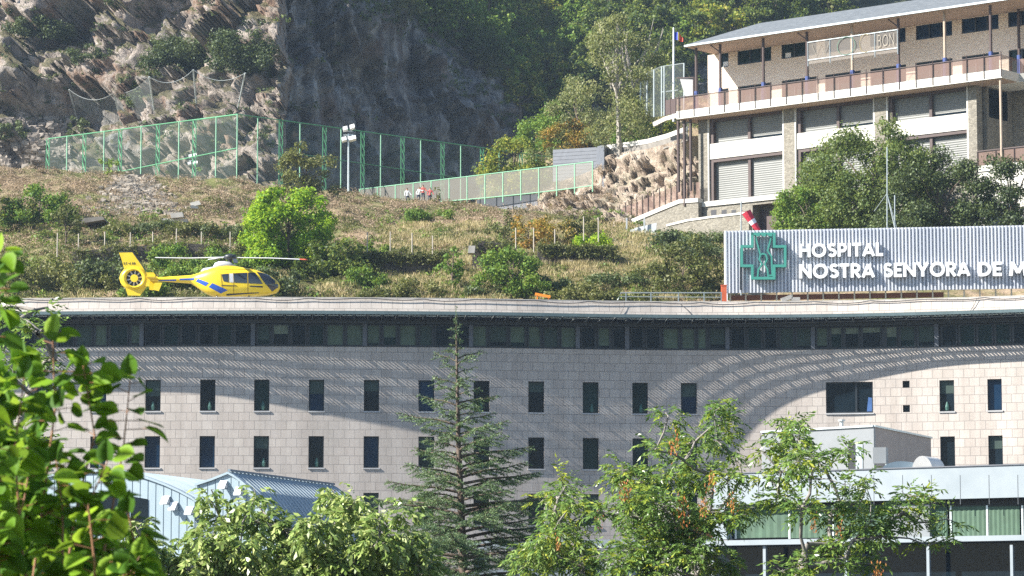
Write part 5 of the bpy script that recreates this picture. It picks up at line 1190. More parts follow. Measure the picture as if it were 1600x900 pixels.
# people on the court
def person(label, px, py, Y, top, bottom, lean=0.0, arm=0.0):
    me = bpy.data.meshes.new('person'); b = P(px, py, Y); J = [(0, 0, .95), (0, 0, 1.2), (0, 0, 1.42), (0, 0, 1.52), (0, 0, 1.66), (0, 0, 1.76), (-.19, 0, 1.40), (-.26, 0, 1.14), (-.24, -.12, .92), (.19, 0, 1.40), (.30, -.05, 1.16 + arm * .2), (.42, -.12, 1.0 + arm * .5),
                                               (-.1, 0, .9), (-.12, -.04, .5), (-.14, .03, .06), (-.14, -.14, .03), (.1, 0, .9), (.13, .06, .5), (.15, .0, .06), (.15, -.15, .03)]
    E_ = [(0, 1), (1, 2), (2, 3), (3, 4), (4, 5), (2, 6), (6, 7), (7, 8), (2, 9), (9, 10), (10, 11), (0, 12), (12, 13), (13, 14), (14, 15), (0, 16), (16, 17), (17, 18), (18, 19)]
    rad = [.14, .13, .15, .06, .10, .08, .07, .05, .035, .07, .05, .035, .09, .065, .045, .035, .09, .065, .045, .035]
    me.from_pydata([(x + lean * z, y, z) for x, y, z in J], E_, []); o = bpy.data.objects.new('person', me); sc.collection.objects.link(o); o.location = b
    md = o.modifiers.new('skin', 'SKIN'); sv_ = me.skin_vertices[0].data
    for i, r in enumerate(rad): sv_[i].radius = (r, r * (.75 if i in (0, 1, 2) else 1)); sv_[i].use_root = (i == 0)
    o.modifiers.new('sub', 'SUBSURF').levels = 1
    t = NT('person_clothes_' + top[0]); z = t.node('ShaderNodeSeparateXYZ', {0: t.coord('Object')}).outputs[2]
    zz = t.node('ShaderNodeMath', {0: z, 1: .5}, operation='MULTIPLY').outputs[0]; r = t.ramp(zz, [(0, (.03, .03, .03)), (.04, (.35, .2, .14)), (.25, bottom), (.47, top[1]), (.74, (.42, .25, .17)), (.83, (.05, .03, .02))]); r.node.color_ramp.interpolation = 'CONSTANT'
    t.set(Base_Color=r, Roughness=.8); me.materials.append(t.m); tag(o, label, 'person', 'players on the court'); return o
for i, (x, y, tp_, c, lab) in enumerate(((638, 313, 'a', (.6, .62, .66), 'person in a pale shirt, leftmost on the court behind the fence'), (653, 311, 'b', (.75, .75, .75), 'person in white shirt reaching out on the court'),
                                (661, 308, 'c', (.55, .12, .10), 'person in red top standing between the other players'), (671, 312, 'd', (.5, .10, .10), 'person in dark red top, rightmost on the court'))):
    person(lab, x, y + 8, 316.5, (tp_, c), (.05, .06, .1), (-.08, .1, 0, .05)[i], (0, .8, .2, 0)[i])
# ------------------------------------------------------------------ VEGETATION
def quads(c, ax, sd, l, w, bend=.15):
    """Leaf diamonds: base, side, tip, side. c n x 3 centres, ax long axis, sd side axis."""
    n = len(c); l = l.reshape(-1, 1); w = w.reshape(-1, 1)
    nrm = np.cross(ax, sd); V = np.empty((n, 4, 3)); V[:, 0] = c - ax * l / 2; V[:, 2] = c + ax * l / 2 - nrm * l * bend; V[:, 1] = c + sd * w / 2 + nrm * w * .12; V[:, 3] = c - sd * w / 2 + nrm * w * .12
    return V.reshape(-1, 3), np.arange(n * 4).reshape(n, 4)
def unit(a): return a / np.maximum(np.linalg.norm(a, axis=1, keepdims=True), 1e-9)
def leaf_cloud(blobs, per, size, asp=.55, droop=0.0, r=rng, shell=.75, out=.8):
    """Leaves in and on ellipsoidal clumps: blobs = (centre, radius vec)."""
    C_, A_, S_, L_ = [], [], [], []
    for c, rad in blobs:
        rad = np.array(rad if hasattr(rad, '__len__') else (rad,) * 3); k = max(4, int(per * (rad.prod() ** (2 / 3))))
        d = unit(r.normal(size=(k, 3))); rr = shell + (1 - shell) * r.normal(size=(k, 1)) * .9; rr = np.where(r.random((k, 1)) < .22, r.random((k, 1)) * .8, rr)
        p = np.array(c) + d * rad * rr
        nrm = unit(d * out + r.normal(size=(k, 3)) * .65 + np.array([0, 0, .25])); ax = unit(np.cross(nrm, r.normal(size=(k, 3))) + np.array([0, 0, -droop])); sd = unit(np.cross(nrm, ax))
        C_.append(p); A_.append(ax); S_.append(sd); L_.append(size * r.uniform(.6, 1.3, size=k))
    C_, A_, S_, L_ = map(np.concatenate, (C_, A_, S_, L_)); return quads(C_, A_, S_, L_, L_ * asp)
foliage('leaf_forest', [(.25, (.012, .026, .010)), (.45, (.032, .062, .016)), (.6, (.065, .105, .022)), (.78, (.14, .17, .03))])
foliage('leaf_yellowish', [(.25, (.05, .085, .012)), (.45, (.11, .16, .02)), (.6, (.19, .22, .03)), (.8, (.30, .25, .04))])
foliage('leaf_oak', [(.25, (.018, .03, .014)), (.5, (.042, .066, .026)), (.75, (.085, .115, .045))], .2)
foliage('leaf_bright', [(.2, (.07, .16, .012)), (.45, (.15, .28, .015)), (.65, (.26, .36, .02)), (.85, (.45, .42, .03))], .45)
foliage('leaf_green', [(.2, (.03, .075, .012)), (.5, (.075, .15, .022)), (.8, (.16, .22, .04))])
foliage('leaf_dull', [(.2, (.03, .055, .018)), (.5, (.065, .105, .03)), (.8, (.13, .165, .05))])
foliage('leaf_birch', [(.25, (.055, .075, .03)), (.5, (.105, .13, .055)), (.75, (.175, .185, .085))])
foliage('leaf_olive', [(.25, (.045, .058, .018)), (.5, (.078, .092, .03)), (.75, (.125, .13, .045))], .25)
foliage('leaf_rust', [(.25, (.10, .09, .02)), (.5, (.20, .15, .03)), (.75, (.34, .18, .04))])
foliage('leaf_dry', [(.2, (.14, .105, .075)), (.5, (.205, .16, .115)), (.8, (.28, .23, .17))], .15)
foliage('grass_dry', [(.2, (.17, .145, .075)), (.5, (.265, .23, .125)), (.8, (.35, .315, .19))], .25)
plain('bark', (.12, .09, .07), .9, var=.4, scale=4); plain('bark_pale', (.34, .31, .27), .85, var=.3, scale=5); plain('twig', (.16, .11, .08), .9)
def clumps(R_, H, n, seed, low=.18, fill=.3, cr=(.24, .38), shape=1.0):
    """Clump centres: bushes (low <= .1) are widest near the ground, trees are egg-shaped above a bare trunk."""
    r = np.random.default_rng(seed); out = []; bush = low <= .1; lob = r.uniform(0, 6.28, 3)
    for i in range(n):
        k = r.uniform(.82, 1.0) if r.random() > fill else r.uniform(.15, .8)
        if bush:
            d = unit(r.normal(size=(1, 3)))[0]; d[2] = abs(d[2]); d = np.sign(d) * np.abs(d) ** .72; s_ = R_ * r.uniform(*cr) * .85; s_ = min(s_, H * .42)
            lb_ = 1 + .13 * math.sin(3 * math.atan2(d[1], d[0]) + lob[0]) + .10 * math.sin(7 * d[2] + lob[1])
            x, y = d[0] * (R_ * 1.08 - s_ * .6) * k * lb_, d[1] * (R_ * 1.08 - s_ * .6) * k * lb_; z = max(s_ * .5, d[2] * (H - s_ * .6) * k * (.92 + .1 * math.sin(4 * math.atan2(d[1], d[0]) + lob[2])))
            out.append(((x, y, z), (s_, s_, s_ * r.uniform(.7, .95)))); continue
        u = (i + r.random()) / n; a = r.uniform(0, 6.283); pr = max(0, 1 - (2 * u - .9) ** 2 / 1.22) ** .5
        pr *= 1 + .16 * math.sin(2 * a + lob[0]) + .14 * math.sin(5 * u + 3 * a + lob[1]); s_ = R_ * r.uniform(*cr) * (.55 + .45 * pr)
        rr = max(0, (R_ * 1.04 * pr - s_ * .75)) * k; z = low * H + (1 - low) * H * u; z = min(max(z, s_ * .5), H - s_ * .55)
        out.append(((math.cos(a) * rr, math.sin(a) * rr, z), (s_, s_, s_ * r.uniform(.65, .9))))
    return out
def tree(name, label, cat, loc, R_, H, mat, seed, leaf=.32, n=26, per=60, group=None, low=.2, bark='bark', asp=.62, cr=(.24, .38), shape=1.0, trunk=True, droop=0.0):
    rt__ = root(name, loc, label, cat, group); L = Vector(loc); bl = clumps(R_, H, n, seed, low, cr=cr, shape=shape); r = np.random.default_rng(seed)
    V, Fc = leaf_cloud(bl, per * DENS, leaf, asp, r=r, droop=droop); mk('crown', V + np.array(L), Fc, M[mat], rt__)
    m = MB(); rb = random.Random(seed); lean = Vector((rb.uniform(-.1, .1) * R_, rb.uniform(-.1, .1) * R_, 0))
    tp = L + lean + Vector((0, 0, H * .72)); w = .024 * H if trunk else .02 * H
    m.tube([L - Vector((0, 0, .4)), L + lean * .4 + Vector((0, 0, H * .35)), tp], [w, w * .7, w * .15], 6)
    for c, s_ in sorted(bl, key=lambda b: -b[0][2])[::3][:9]:
        c = L + Vector(c); f = min(.8, max(.1, (c.z - L.z) / H * .7)); a = (L + lean * f + Vector((0, 0, H * .72 * f))); m.tube([a, a.lerp(c, .5) + Vector((0, 0, .05 * H)), c], [w * .4, w * .25, w * .08], 5)
    m.build('trunk' if trunk else 'stems', M[bark], rt__)
    return rt__
DENS = 3.4
# --- forest on the mountain: a few kinds, copied
kinds = []
for i, (mt, R_, H, lab) in enumerate((('leaf_forest', 4.2, 8.5, 'dark green'), ('leaf_forest', 5.0, 7.5, 'broad dark green'), ('leaf_green', 3.8, 8.0, 'mid green'), ('leaf_yellowish', 3.8, 7.2, 'yellow-green'), ('leaf_olive', 3.6, 6.0, 'grey-green'))):
    kinds.append((tree('woodland_tree', 'x', 'tree', (0, 0, -500), R_, H, mt, 50 + i, leaf=.5, n=30, per=20, group='trees on the wooded mountainside', cr=(.2, .34)), lab))
spots = []; rf_ = random.Random(11)
cand = []
y = -60
while y < 262:
    x = 545 + rf_.uniform(0, 20)
    while x < 1330:
        X_, Y_ = x + rf_.uniform(-13, 13), y + rf_.uniform(-9, 9)
        cand.append((X_, Y_)); x += 36
    y += 21
for X_, Y_ in cand:
    if X_ > 1080 and Y_ > 110 - (X_ - 1080) * .13: continue
    edge = np.interp(X_, [545, 600, 660, 700, 760, 820, 860, 900], [-30, -5, 62, 88, 140, 190, 205, 235])
    if Y_ > edge + 4 and X_ < 900: continue
    if X_ >= 900 and Y_ > 190: continue
    h_ = hit(X_, Y_, ('cliff',))
    if h_: spots.append((X_, Y_, h_[0]))
ZON = lambda x, y: ('above the shaded cliff' if x < 720 else 'over the gorge edge' if x < 860 else 'behind the birch' if x < 1040 else 'behind the flag pole' if x < 1130 else 'above the school roof')
used = {}; first = set()
for i, (x, y, p) in enumerate(spots):
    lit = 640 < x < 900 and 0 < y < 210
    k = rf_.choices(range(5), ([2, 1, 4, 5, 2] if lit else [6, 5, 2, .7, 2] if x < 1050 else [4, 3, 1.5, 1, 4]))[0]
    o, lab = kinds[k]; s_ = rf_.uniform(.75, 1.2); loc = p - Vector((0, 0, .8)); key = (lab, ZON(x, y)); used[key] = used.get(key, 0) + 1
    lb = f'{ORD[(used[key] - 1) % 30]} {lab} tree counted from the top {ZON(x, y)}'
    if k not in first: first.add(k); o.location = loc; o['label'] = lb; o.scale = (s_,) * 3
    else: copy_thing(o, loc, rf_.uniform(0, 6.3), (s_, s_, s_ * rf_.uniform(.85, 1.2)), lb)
# --- trees and bushes near the court, on the bank and the slope
def put_tree(px, py, rpx, hpx, mat, label, seed, name='bush', cat='bush', which=('hill', 'bank', 'out', 'cliff'), **k):
    """py = picture row of the foot, rpx = half width and hpx = height in picture pixels."""
    h_ = hit(px, py, which)
    p = h_[0] if h_ else P(px, py, 300); sc_ = p.y / F
    return tree(name, label, cat, p - Vector((0, 0, .15)), rpx * sc_ * 1.2, hpx * sc_ * 1.06, mat, seed, **k)
B = dict(trunk=False, low=.05)
put_tree(450, 416, 62, 126, 'leaf_bright', 'bright yellow-green round tree standing right of the helicopter rotor', 101, 'leafy_tree', 'tree', leaf=.26, n=105, per=120, low=.06, cr=(.2, .32))
put_tree(535, 428, 48, 62, 'leaf_forest', 'dark green bush at the right foot of the bright green tree', 102, leaf=.25, n=30, per=110, **B)
put_tree(497, 436, 34, 50, 'leaf_forest', 'low dark bush in the shade of the bright green tree', 103, leaf=.25, n=20, per=110, **B)
put_tree(706, 452, 22, 82, 'leaf_green', 'narrow green sapling left of the big round bush on the slope', 104, 'sapling', 'tree', leaf=.24, n=22, per=110, low=.05)
put_tree(799, 464, 46, 92, 'leaf_green', 'big rounded green bush just above the parapet, right of the sapling', 105, leaf=.24, n=40, per=120, **B)
put_tree(60, 352, 48, 76, 'leaf_green', 'large green bush left of the pale slab on the slope', 106, leaf=.26, n=34, per=90, **B)
put_tree(38, 358, 26, 56, 'leaf_olive', 'paler leafy bush leaning on the large green bush at far left', 107, leaf=.26, n=20, per=90, **B)
put_tree(-4, 368, 24, 80, 'leaf_forest', 'dark tree cut by the left edge of the view', 108, 'leafy_tree', 'tree', leaf=.26, n=20, per=90)
put_tree(103, 385, 24, 66, 'leaf_olive', 'small olive green tree above the left end of the terrace wall', 109, 'small_tree', 'tree', leaf=.24, n=22, per=90)
put_tree(172, 448, 52, 54, 'leaf_oak', 'dark green bush behind the helicopter tail fin', 110, leaf=.26, n=30, per=80, **B)
put_tree(60, 450, 60, 60, 'leaf_olive', 'wide grey-green shrub low on the slope behind the leafy branches', 111, leaf=.26, n=34, per=80, **B)
put_tree(270, 440, 45, 62, 'leaf_green', 'green bush directly behind the helicopter tail boom', 112, leaf=.26, n=30, per=90, **B)
put_tree(345, 434, 46, 52, 'leaf_green', 'green bush behind the helicopter rotor hub', 113, leaf=.26, n=26, per=90, **B)
put_tree(432, 466, 40, 60, 'leaf_oak', 'dull green shrub just in front of the helicopter nose', 114, leaf=.26, n=26, per=80, **B)
put_tree(1066, 462, 40, 96, 'leaf_olive', 'tall olive bush left of the hospital sign', 115, leaf=.24, n=40, per=80, **B)
put_tree(1052, 388, 46, 34, 'leaf_oak', 'low grey-green bush in front of the lower stone wall', 116, leaf=.24, n=26, per=80, **B)
put_tree(1110, 382, 30, 26, 'leaf_oak', 'low shrub in front of the stone wall beside the windsock', 117, leaf=.24, n=18, per=80, **B)
put_tree(920, 393, 34, 38, 'leaf_bright', 'bright green clipped shrub below the start of the ramp railing', 118, leaf=.22, n=26, per=110, **B)
for i, (x, y, r_, h2, lab) in enumerate(((785, 388, 30, 60, 'leftmost'), (826, 388, 30, 62, 'second from the left'), (868, 386, 30, 60, 'third from the left'), (905, 378, 30, 58, 'rightmost'))):
    put_tree(x, y, r_, h2, 'leaf_rust' if i in (1, 2) else 'leaf_olive', f'yellowing vine bush below the court fence, {lab} of its row', 119 + i, leaf=.22, n=24, per=90, group='vine bushes below the court fence', **B)
put_tree(478, 306, 42, 88, 'leaf_olive', 'olive tree standing behind the green cage beside the bright tree', 130, 'small_tree', 'tree', leaf=.26, n=34, per=70, low=.1)
for i, (x, y, r_, h2, lab) in enumerate(((170, 272, 16, 34, 'dark bush inside the left part of the green cage'), (322, 278, 18, 60, 'slim sapling inside the cage near the small floodlight'), (268, 272, 12, 24, 'small shrub at the foot of the cage near the rubble top'),
        (593, 304, 11, 50, 'thin sapling just right of the tall floodlight mast'), (617, 308, 13, 46, 'bushy sapling behind the court fence right of the mast'), (580, 300, 12, 30, 'low shrub at the foot of the tall floodlight mast'), (682, 318, 8, 32, 'small sapling just right of the players'))):
    put_tree(x, y, r_, h2, 'leaf_green' if i in (0, 1) else 'leaf_olive', lab, 140 + i, 'sapling', 'tree', leaf=.22, n=14, per=80, low=.08)
for i, (x, y, r_, h2, mt, lab) in enumerate(((195, 364, 34, 20, 'leaf_olive', 'low olive bush under the rubble heap'), (245, 362, 34, 22, 'leaf_oak', 'low dark bush under the stone slab block'), (300, 366, 36, 22, 'leaf_olive', 'low olive bush right of the stone slab block'), (352, 372, 36, 26, 'leaf_oak', 'dull low bush left of the bright green tree'),
        (400, 384, 26, 26, 'leaf_olive', 'small olive bush touching the bright green tree on its left'), (140, 455, 40, 36, 'leaf_olive', 'grey-green shrub left of the helicopter tail'), (228, 462, 34, 30, 'leaf_green', 'green shrub just under the helicopter tail boom'), (300, 450, 40, 44, 'leaf_green', 'green shrub filling the gap between tail boom and rotor'),
        (385, 448, 36, 40, 'leaf_green', 'green shrub right of the helicopter rotor hub'), (570, 446, 30, 34, 'leaf_green', 'light green bush right of the dark bush by the bright tree'), (610, 470, 40, 24, 'leaf_olive', 'low shrub on the roof line left of the sapling'), (650, 462, 36, 34, 'leaf_olive', 'dull shrub on the roof line beside the sapling'),
        (668, 344, 34, 22, 'leaf_green', 'dark green bush patch on the upper brown slope'), (755, 462, 26, 26, 'leaf_oak', 'grey-green shrub between the sapling and the round bush'), (862, 452, 30, 26, 'leaf_oak', 'dark low shrub above the orange bar'), (905, 470, 44, 34, 'leaf_olive', 'olive shrub on the roof line right of the orange bar'),
        (960, 446, 52, 24, 'leaf_oak', 'long low grey-green shrub on the grassy slope'), (985, 474, 40, 26, 'leaf_olive', 'olive shrub behind the left end of the guard rail'), (1020, 432, 34, 22, 'leaf_olive', 'small olive shrub left of the tall olive bush'), (1112, 456, 34, 56, 'leaf_olive', 'pale olive shrub against the left end of the sign'),
        (1120, 400, 40, 26, 'leaf_oak', 'wide low shrub above the left end of the sign'), (1080, 402, 40, 30, 'leaf_oak', 'wide grey-green bush below the lower stone wall'), (590, 398, 20, 22, 'leaf_green', 'small yellow-green bush by the middle terrace wall'), (640, 300 + 98, 26, 18, 'leaf_olive', 'low bush growing over the middle terrace wall'))):
    put_tree(x, y, r_, h2, mt, lab, 300 + i, which=('hill',), leaf=.2, n=26, per=150, **B)
# right of the gorge: birch, rust coloured and yellowing trees on the bank
put_tree(800, 320, 50, 118, 'leaf_yellowish', 'yellowing tree behind the right end of the cage', 150, 'leafy_tree', 'tree', leaf=.28, n=44, per=60, low=.1)
put_tree(845, 300, 34, 84, 'leaf_birch', 'thin greyish tree right of the yellowing tree by the cage', 151, 'leafy_tree', 'tree', leaf=.26, n=26, per=40, low=.1)
put_tree(888, 250, 36, 62, 'leaf_rust', 'small rust and orange tree above the dark block wall', 152, 'small_tree', 'tree', leaf=.26, n=28, per=70, low=.15)
put_tree(860, 245, 44, 92, 'leaf_green', 'green tree behind the rust coloured tree', 153, 'leafy_tree', 'tree', leaf=.3, n=34, per=60, low=.1)
bi = put_tree(968, 240, 68, 212, 'leaf_birch', 'tall pale olive birch with bare white upper branches', 154, 'birch_tree', 'tree', leaf=.26, n=95, per=46, low=.12, bark='bark_pale', cr=(.16, .27), droop=.5)
for i, (x, y, r_, h2, mt, lab) in enumerate(((905, 232, 46, 120, 'leaf_birch', 'pale leafy tree at the left foot of the birch'), (1008, 214, 44, 112, 'leaf_birch', 'pale leafy tree at the right side of the birch'), (990, 226, 34, 62, 'leaf_green', 'vivid green bush above the retaining wall'),
        (950, 232, 32, 40, 'leaf_birch', 'low pale bush above the left end of the retaining wall'), (1034, 210, 22, 26, 'leaf_yellowish', 'yellow-green shrub beside the white kerb wall'))):
    put_tree(x, y, r_, h2, mt, lab, 160 + i, 'leafy_tree' if h2 > 80 else 'bush', 'tree' if h2 > 80 else 'bush', leaf=.26, n=34, per=55, low=.05)
# bare white branches of the birch, upright
m = MB(); rb = random.Random(5); pb = ORG[bi.name]
for i in range(16):
    x0 = rb.uniform(955, 1010); x1 = x0 + rb.uniform(-22, 34); y1 = rb.uniform(28, 80); a = P(x0, rb.uniform(95, 140), pb.y + rb.uniform(-2, 2)); b = P(x1, y1, a.y); c = a.lerp(b, .5) + Vector((rb.uniform(-.4, .4), 0, 0)); m.tube([a, c, b], [.11, .07, .02], 5)
m.build('bare_branches', M['bark_pale'], bi)
# cliff bushes
cb = [(62, 62, 40, 44, 'large dark bush high on the left cliff'), (95, 66, 26, 34, 'dark bush right of the large bush high on the left cliff'), (130, 92, 22, 34, 'olive bush above the small cliff cave'), (158, 90, 18, 24, 'small bush below the netted rock face'),
      (110, 140, 13, 24, 'small dark bush at the left end of the rockfall net'), (300, 108, 64, 50, 'broad oak bush above the rockfall net, left half of the pair'), (380, 112, 52, 74, 'tall oak bush above the rockfall net, right half of the pair'), (262, 82, 26, 30, 'round bush at the upper left of the broad oak bush'),
      (340, 60, 30, 26, 'small bush on the ridge of the broad oak bush'), (205, 132, 18, 18, 'small bush just above the rockfall net'), (15, 215, 26, 32, 'dark bush at the left edge below the boulders'), (20, 20, 14, 18, 'small bush on the top left rocks'), (225, 165, 30, 36, 'bush behind the rockfall net'),
      (120, 215, 18, 40, 'creeping bush at the left post of the green cage'), (180, 12, 20, 26, 'bush on the top edge of the view above the netted rock'), (240, 118, 12, 12, 'tiny bush at the top cable of the rockfall net')]
for i, (x, y, r_, h2, lab) in enumerate(cb):
    put_tree(x, y, r_, h2, 'leaf_oak', lab, 200 + i, which=('cliff',), leaf=.3, n=max(10, int(r_ * .8)), per=70, **B)
# big trees in front of the school
put_tree(1362, 400, 102, 218, 'leaf_dull', 'big loose green tree in front of the school bays', 220, 'leafy_tree', 'tree', leaf=.25, n=170, per=70, low=.05, cr=(.17, .27), shape=.5)
put_tree(1268, 398, 54, 118, 'leaf_green', 'green tree left of the big one beside the school doorway', 221, 'leafy_tree', 'tree', leaf=.24, n=120, per=110, low=.02, cr=(.2, .3))
put_tree(1462, 408, 80, 190, 'leaf_oak', 'dark evergreen oak right of the big green tree', 222, 'oak_tree', 'tree', leaf=.24, n=80, per=90, low=.02, cr=(.18, .3))
put_tree(1400, 412, 50, 100, 'leaf_oak', 'lower dark oak between the big green tree and the evergreen oak', 223, 'oak_tree', 'tree', leaf=.24, n=44, per=80, low=.02)
put_tree(1586, 412, 56, 178, 'leaf_oak', 'dark evergreen oak cut by the right edge of the view', 224, 'oak_tree', 'tree', leaf=.24, n=54, per=90, low=.02)
put_tree(1530, 408, 40, 110, 'leaf_oak', 'small dark oak between the two evergreen oaks', 225, 'oak_tree', 'tree', leaf=.24, n=40, per=80, low=.02)
put_tree(1655, 412, 50, 150, 'leaf_oak', 'dark oak just outside the right edge of the view', 226, 'oak_tree', 'tree', leaf=.24, n=40, per=80, low=.02)
# --- ground cover of the hillside
def scatter(name, label, n, box, size, rad, mat, per, seed, dens=None, asp=.3, grass=False, which=('hill', 'bank', 'out')):
    r = random.Random(seed); C_ = []
    for _ in range(n):
        x, y = r.uniform(box[0], box[2]), r.uniform(box[1], box[3])
        if dens and r.random() > dens(x, y): continue
        h_ = hit(x, y, which)
        if h_: C_.append(h_[0])
    C_ = np.array([tuple(c) for c in C_]); g = np.random.default_rng(seed); k = len(C_) * per
    c = np.repeat(C_, per, 0); rr = np.repeat(g.uniform(.5, 1.25, len(C_)) * rad, per).reshape(-1, 1)
    d = unit(g.normal(size=(k, 3))); d[:, 2] = np.abs(d[:, 2]); p = c + d * rr * np.array([1, 1, .75]) * g.uniform(.4, 1, (k, 1))
    if grass: ax = unit(d * .6 + np.array([0, 0, 1.2])); p = c + ax * rr * .5 + g.normal(size=(k, 3)) * np.array([rad, rad, 0]) * .7
    else: ax = unit(g.normal(size=(k, 3)) + np.array([0, 0, .2]))
    sd = unit(np.cross(ax, g.normal(size=(k, 3)))); L = size * g.uniform(.6, 1.3, k); V, Fc = quads(p, ax, sd, L, L * asp)
    o = mk(name, V, Fc, M[mat], origin=(0, 260, 20)); tag(o, label, name.replace('_', ' '), kind='stuff')
nzv = lambda x, y, s, o=0: mn.noise(Vector((x * s, y * s * 2, o)))
brown = lambda x, y: (.9 if 262 < y < 345 and x < 900 else .35) * (1 if nzv(x, y, .02) > -.25 else .3)
scatter('dry_brush', 'low brownish dry brush covering the upper slope', 6500, (-40, 262, 960, 400), .17, .65, 'leaf_dry', 46, 1, brown)
scatter('undergrowth', 'olive undergrowth over the lower slope and terraces', 6500, (-40, 300, 1140, 470), .18, .7, 'leaf_olive', 44, 2, lambda x, y: .6 if (y > 352 + 24 * nzv(x, y, .01) or nzv(x, y, .015, 4) > .32) and nzv(x, y, .025, 7) > -.3 else .1, asp=.5)
scatter('green_weeds', 'green weeds in patches on the slope above the roof', 2600, (-40, 330, 1140, 470), .26, .6, 'leaf_green', 24, 3, lambda x, y: .9 if nzv(x, y, .02, 9) > .12 else .05, asp=.5)
scatter('dry_grass', 'tall straw coloured dry grass on the lower right slope', 6500, (600, 350, 1135, 470), .42, .45, 'grass_dry', 18, 4, lambda x, y: .9 if nzv(x, y, .018, 12) > -.1 else .1, asp=.09, grass=True)
scatter('dry_grass', 'straw coloured dry grass tufts along the foot of the slope behind the helicopter', 2600, (-20, 425, 620, 475), .45, .45, 'grass_dry', 14, 5, lambda x, y: .7 if nzv(x, y, .02, 15) > .25 else .05, asp=.10, grass=True)
scatter('cliff_scrub', 'grey-green scrub clinging to the ledges of the left cliff', 1300, (-40, -30, 430, 262), .34, .8, 'leaf_oak', 22, 6, lambda x, y: .8 if nzv(x, y, .02, 21) > .1 else .06, asp=.5, which=('cliff',))
scatter('dark_scrub', 'dark scrub on the rim and ledges of the shaded cliff', 900, (430, -30, 900, 230), .45, 1.3, 'leaf_forest', 26, 7, lambda x, y: .9 if y < np.interp(x, [430, 600, 760, 880], [-30, 30, 170, 235]) + 14 else .05, asp=.5, which=('cliff',))
scatter('bank_scrub', 'mixed scrub covering the bank behind the court', 1500, (760, 150, 1100, 345), .3, .9, 'leaf_birch', 24, 8, lambda x, y: .9, asp=.5, which=('bank',))

# ivy and weeds hanging over the terrace walls
C_ = []
r = random.Random(77)
for x0, x1, ya, yb, n in ((112, 200, 394, 386, 26), (330, 420, 384, 388, 40), (560, 700, 399, 397, 110), (738, 800, 378, 384, 22), (840, 965, 384, 388, 90), (200, 330, 386, 381, 26)):
    for _ in range(n):
        f = r.random(); C_.append(tuple(P(x0 + (x1 - x0) * f, ya + (yb - ya) * f + r.choice((r.gauss(1, 2), r.uniform(0, 14))), 247.0)))
bl = [(c, (r.uniform(.25, .6), .35, r.uniform(.25, .5))) for c in C_]
Vv, Ff = leaf_cloud(bl, 260, .17, .6, r=np.random.default_rng(3)); tag(mk('ivy', Vv, Ff, M['leaf_olive'], origin=(0, 247, 25)), 'ivy and weeds hanging over the dark terrace walls', 'ivy', kind='stuff')
# ------------------------------------------------------------------ FOREGROUND TREES
foliage('leaf_ash', [(.2, (.035, .08, .02)), (.45, (.075, .14, .035)), (.65, (.13, .21, .05)), (.88, (.24, .30, .09))], .32, .3)
foliage('leaf_ash_yellow', [(.2, (.07, .12, .015)), (.45, (.14, .20, .025)), (.65, (.24, .28, .04)), (.88, (.42, .40, .06))], .4, .28)
foliage('leaf_lush', [(.2, (.05, .095, .025)), (.45, (.10, .16, .04)), (.65, (.17, .24, .07)), (.9, (.32, .36, .16))], .28, .3)
foliage('needle', [(.2, (.04, .08, .045)), (.5, (.095, .155, .075)), (.75, (.18, .245, .10)), (.95, (.32, .34, .12))], .15, .5)
foliage('seed_brown', [(.2, (.12, .04, .015)), (.5, (.28, .10, .03)), (.8, (.45, .20, .07))], .2)
foliage('leaf_round', [(.2, (.04, .11, .010)), (.45, (.09, .20, .012)), (.65, (.16, .30, .02)), (.9, (.26, .40, .05))], .55, .6, clump=.2)
plain('bark_grey', (.22, .20, .18), .85, var=.35, scale=12); plain('bark_light', (.45, .42, .38), .8, var=.25, scale=10); plain('shoot_red', (.28, .13, .06), .6)
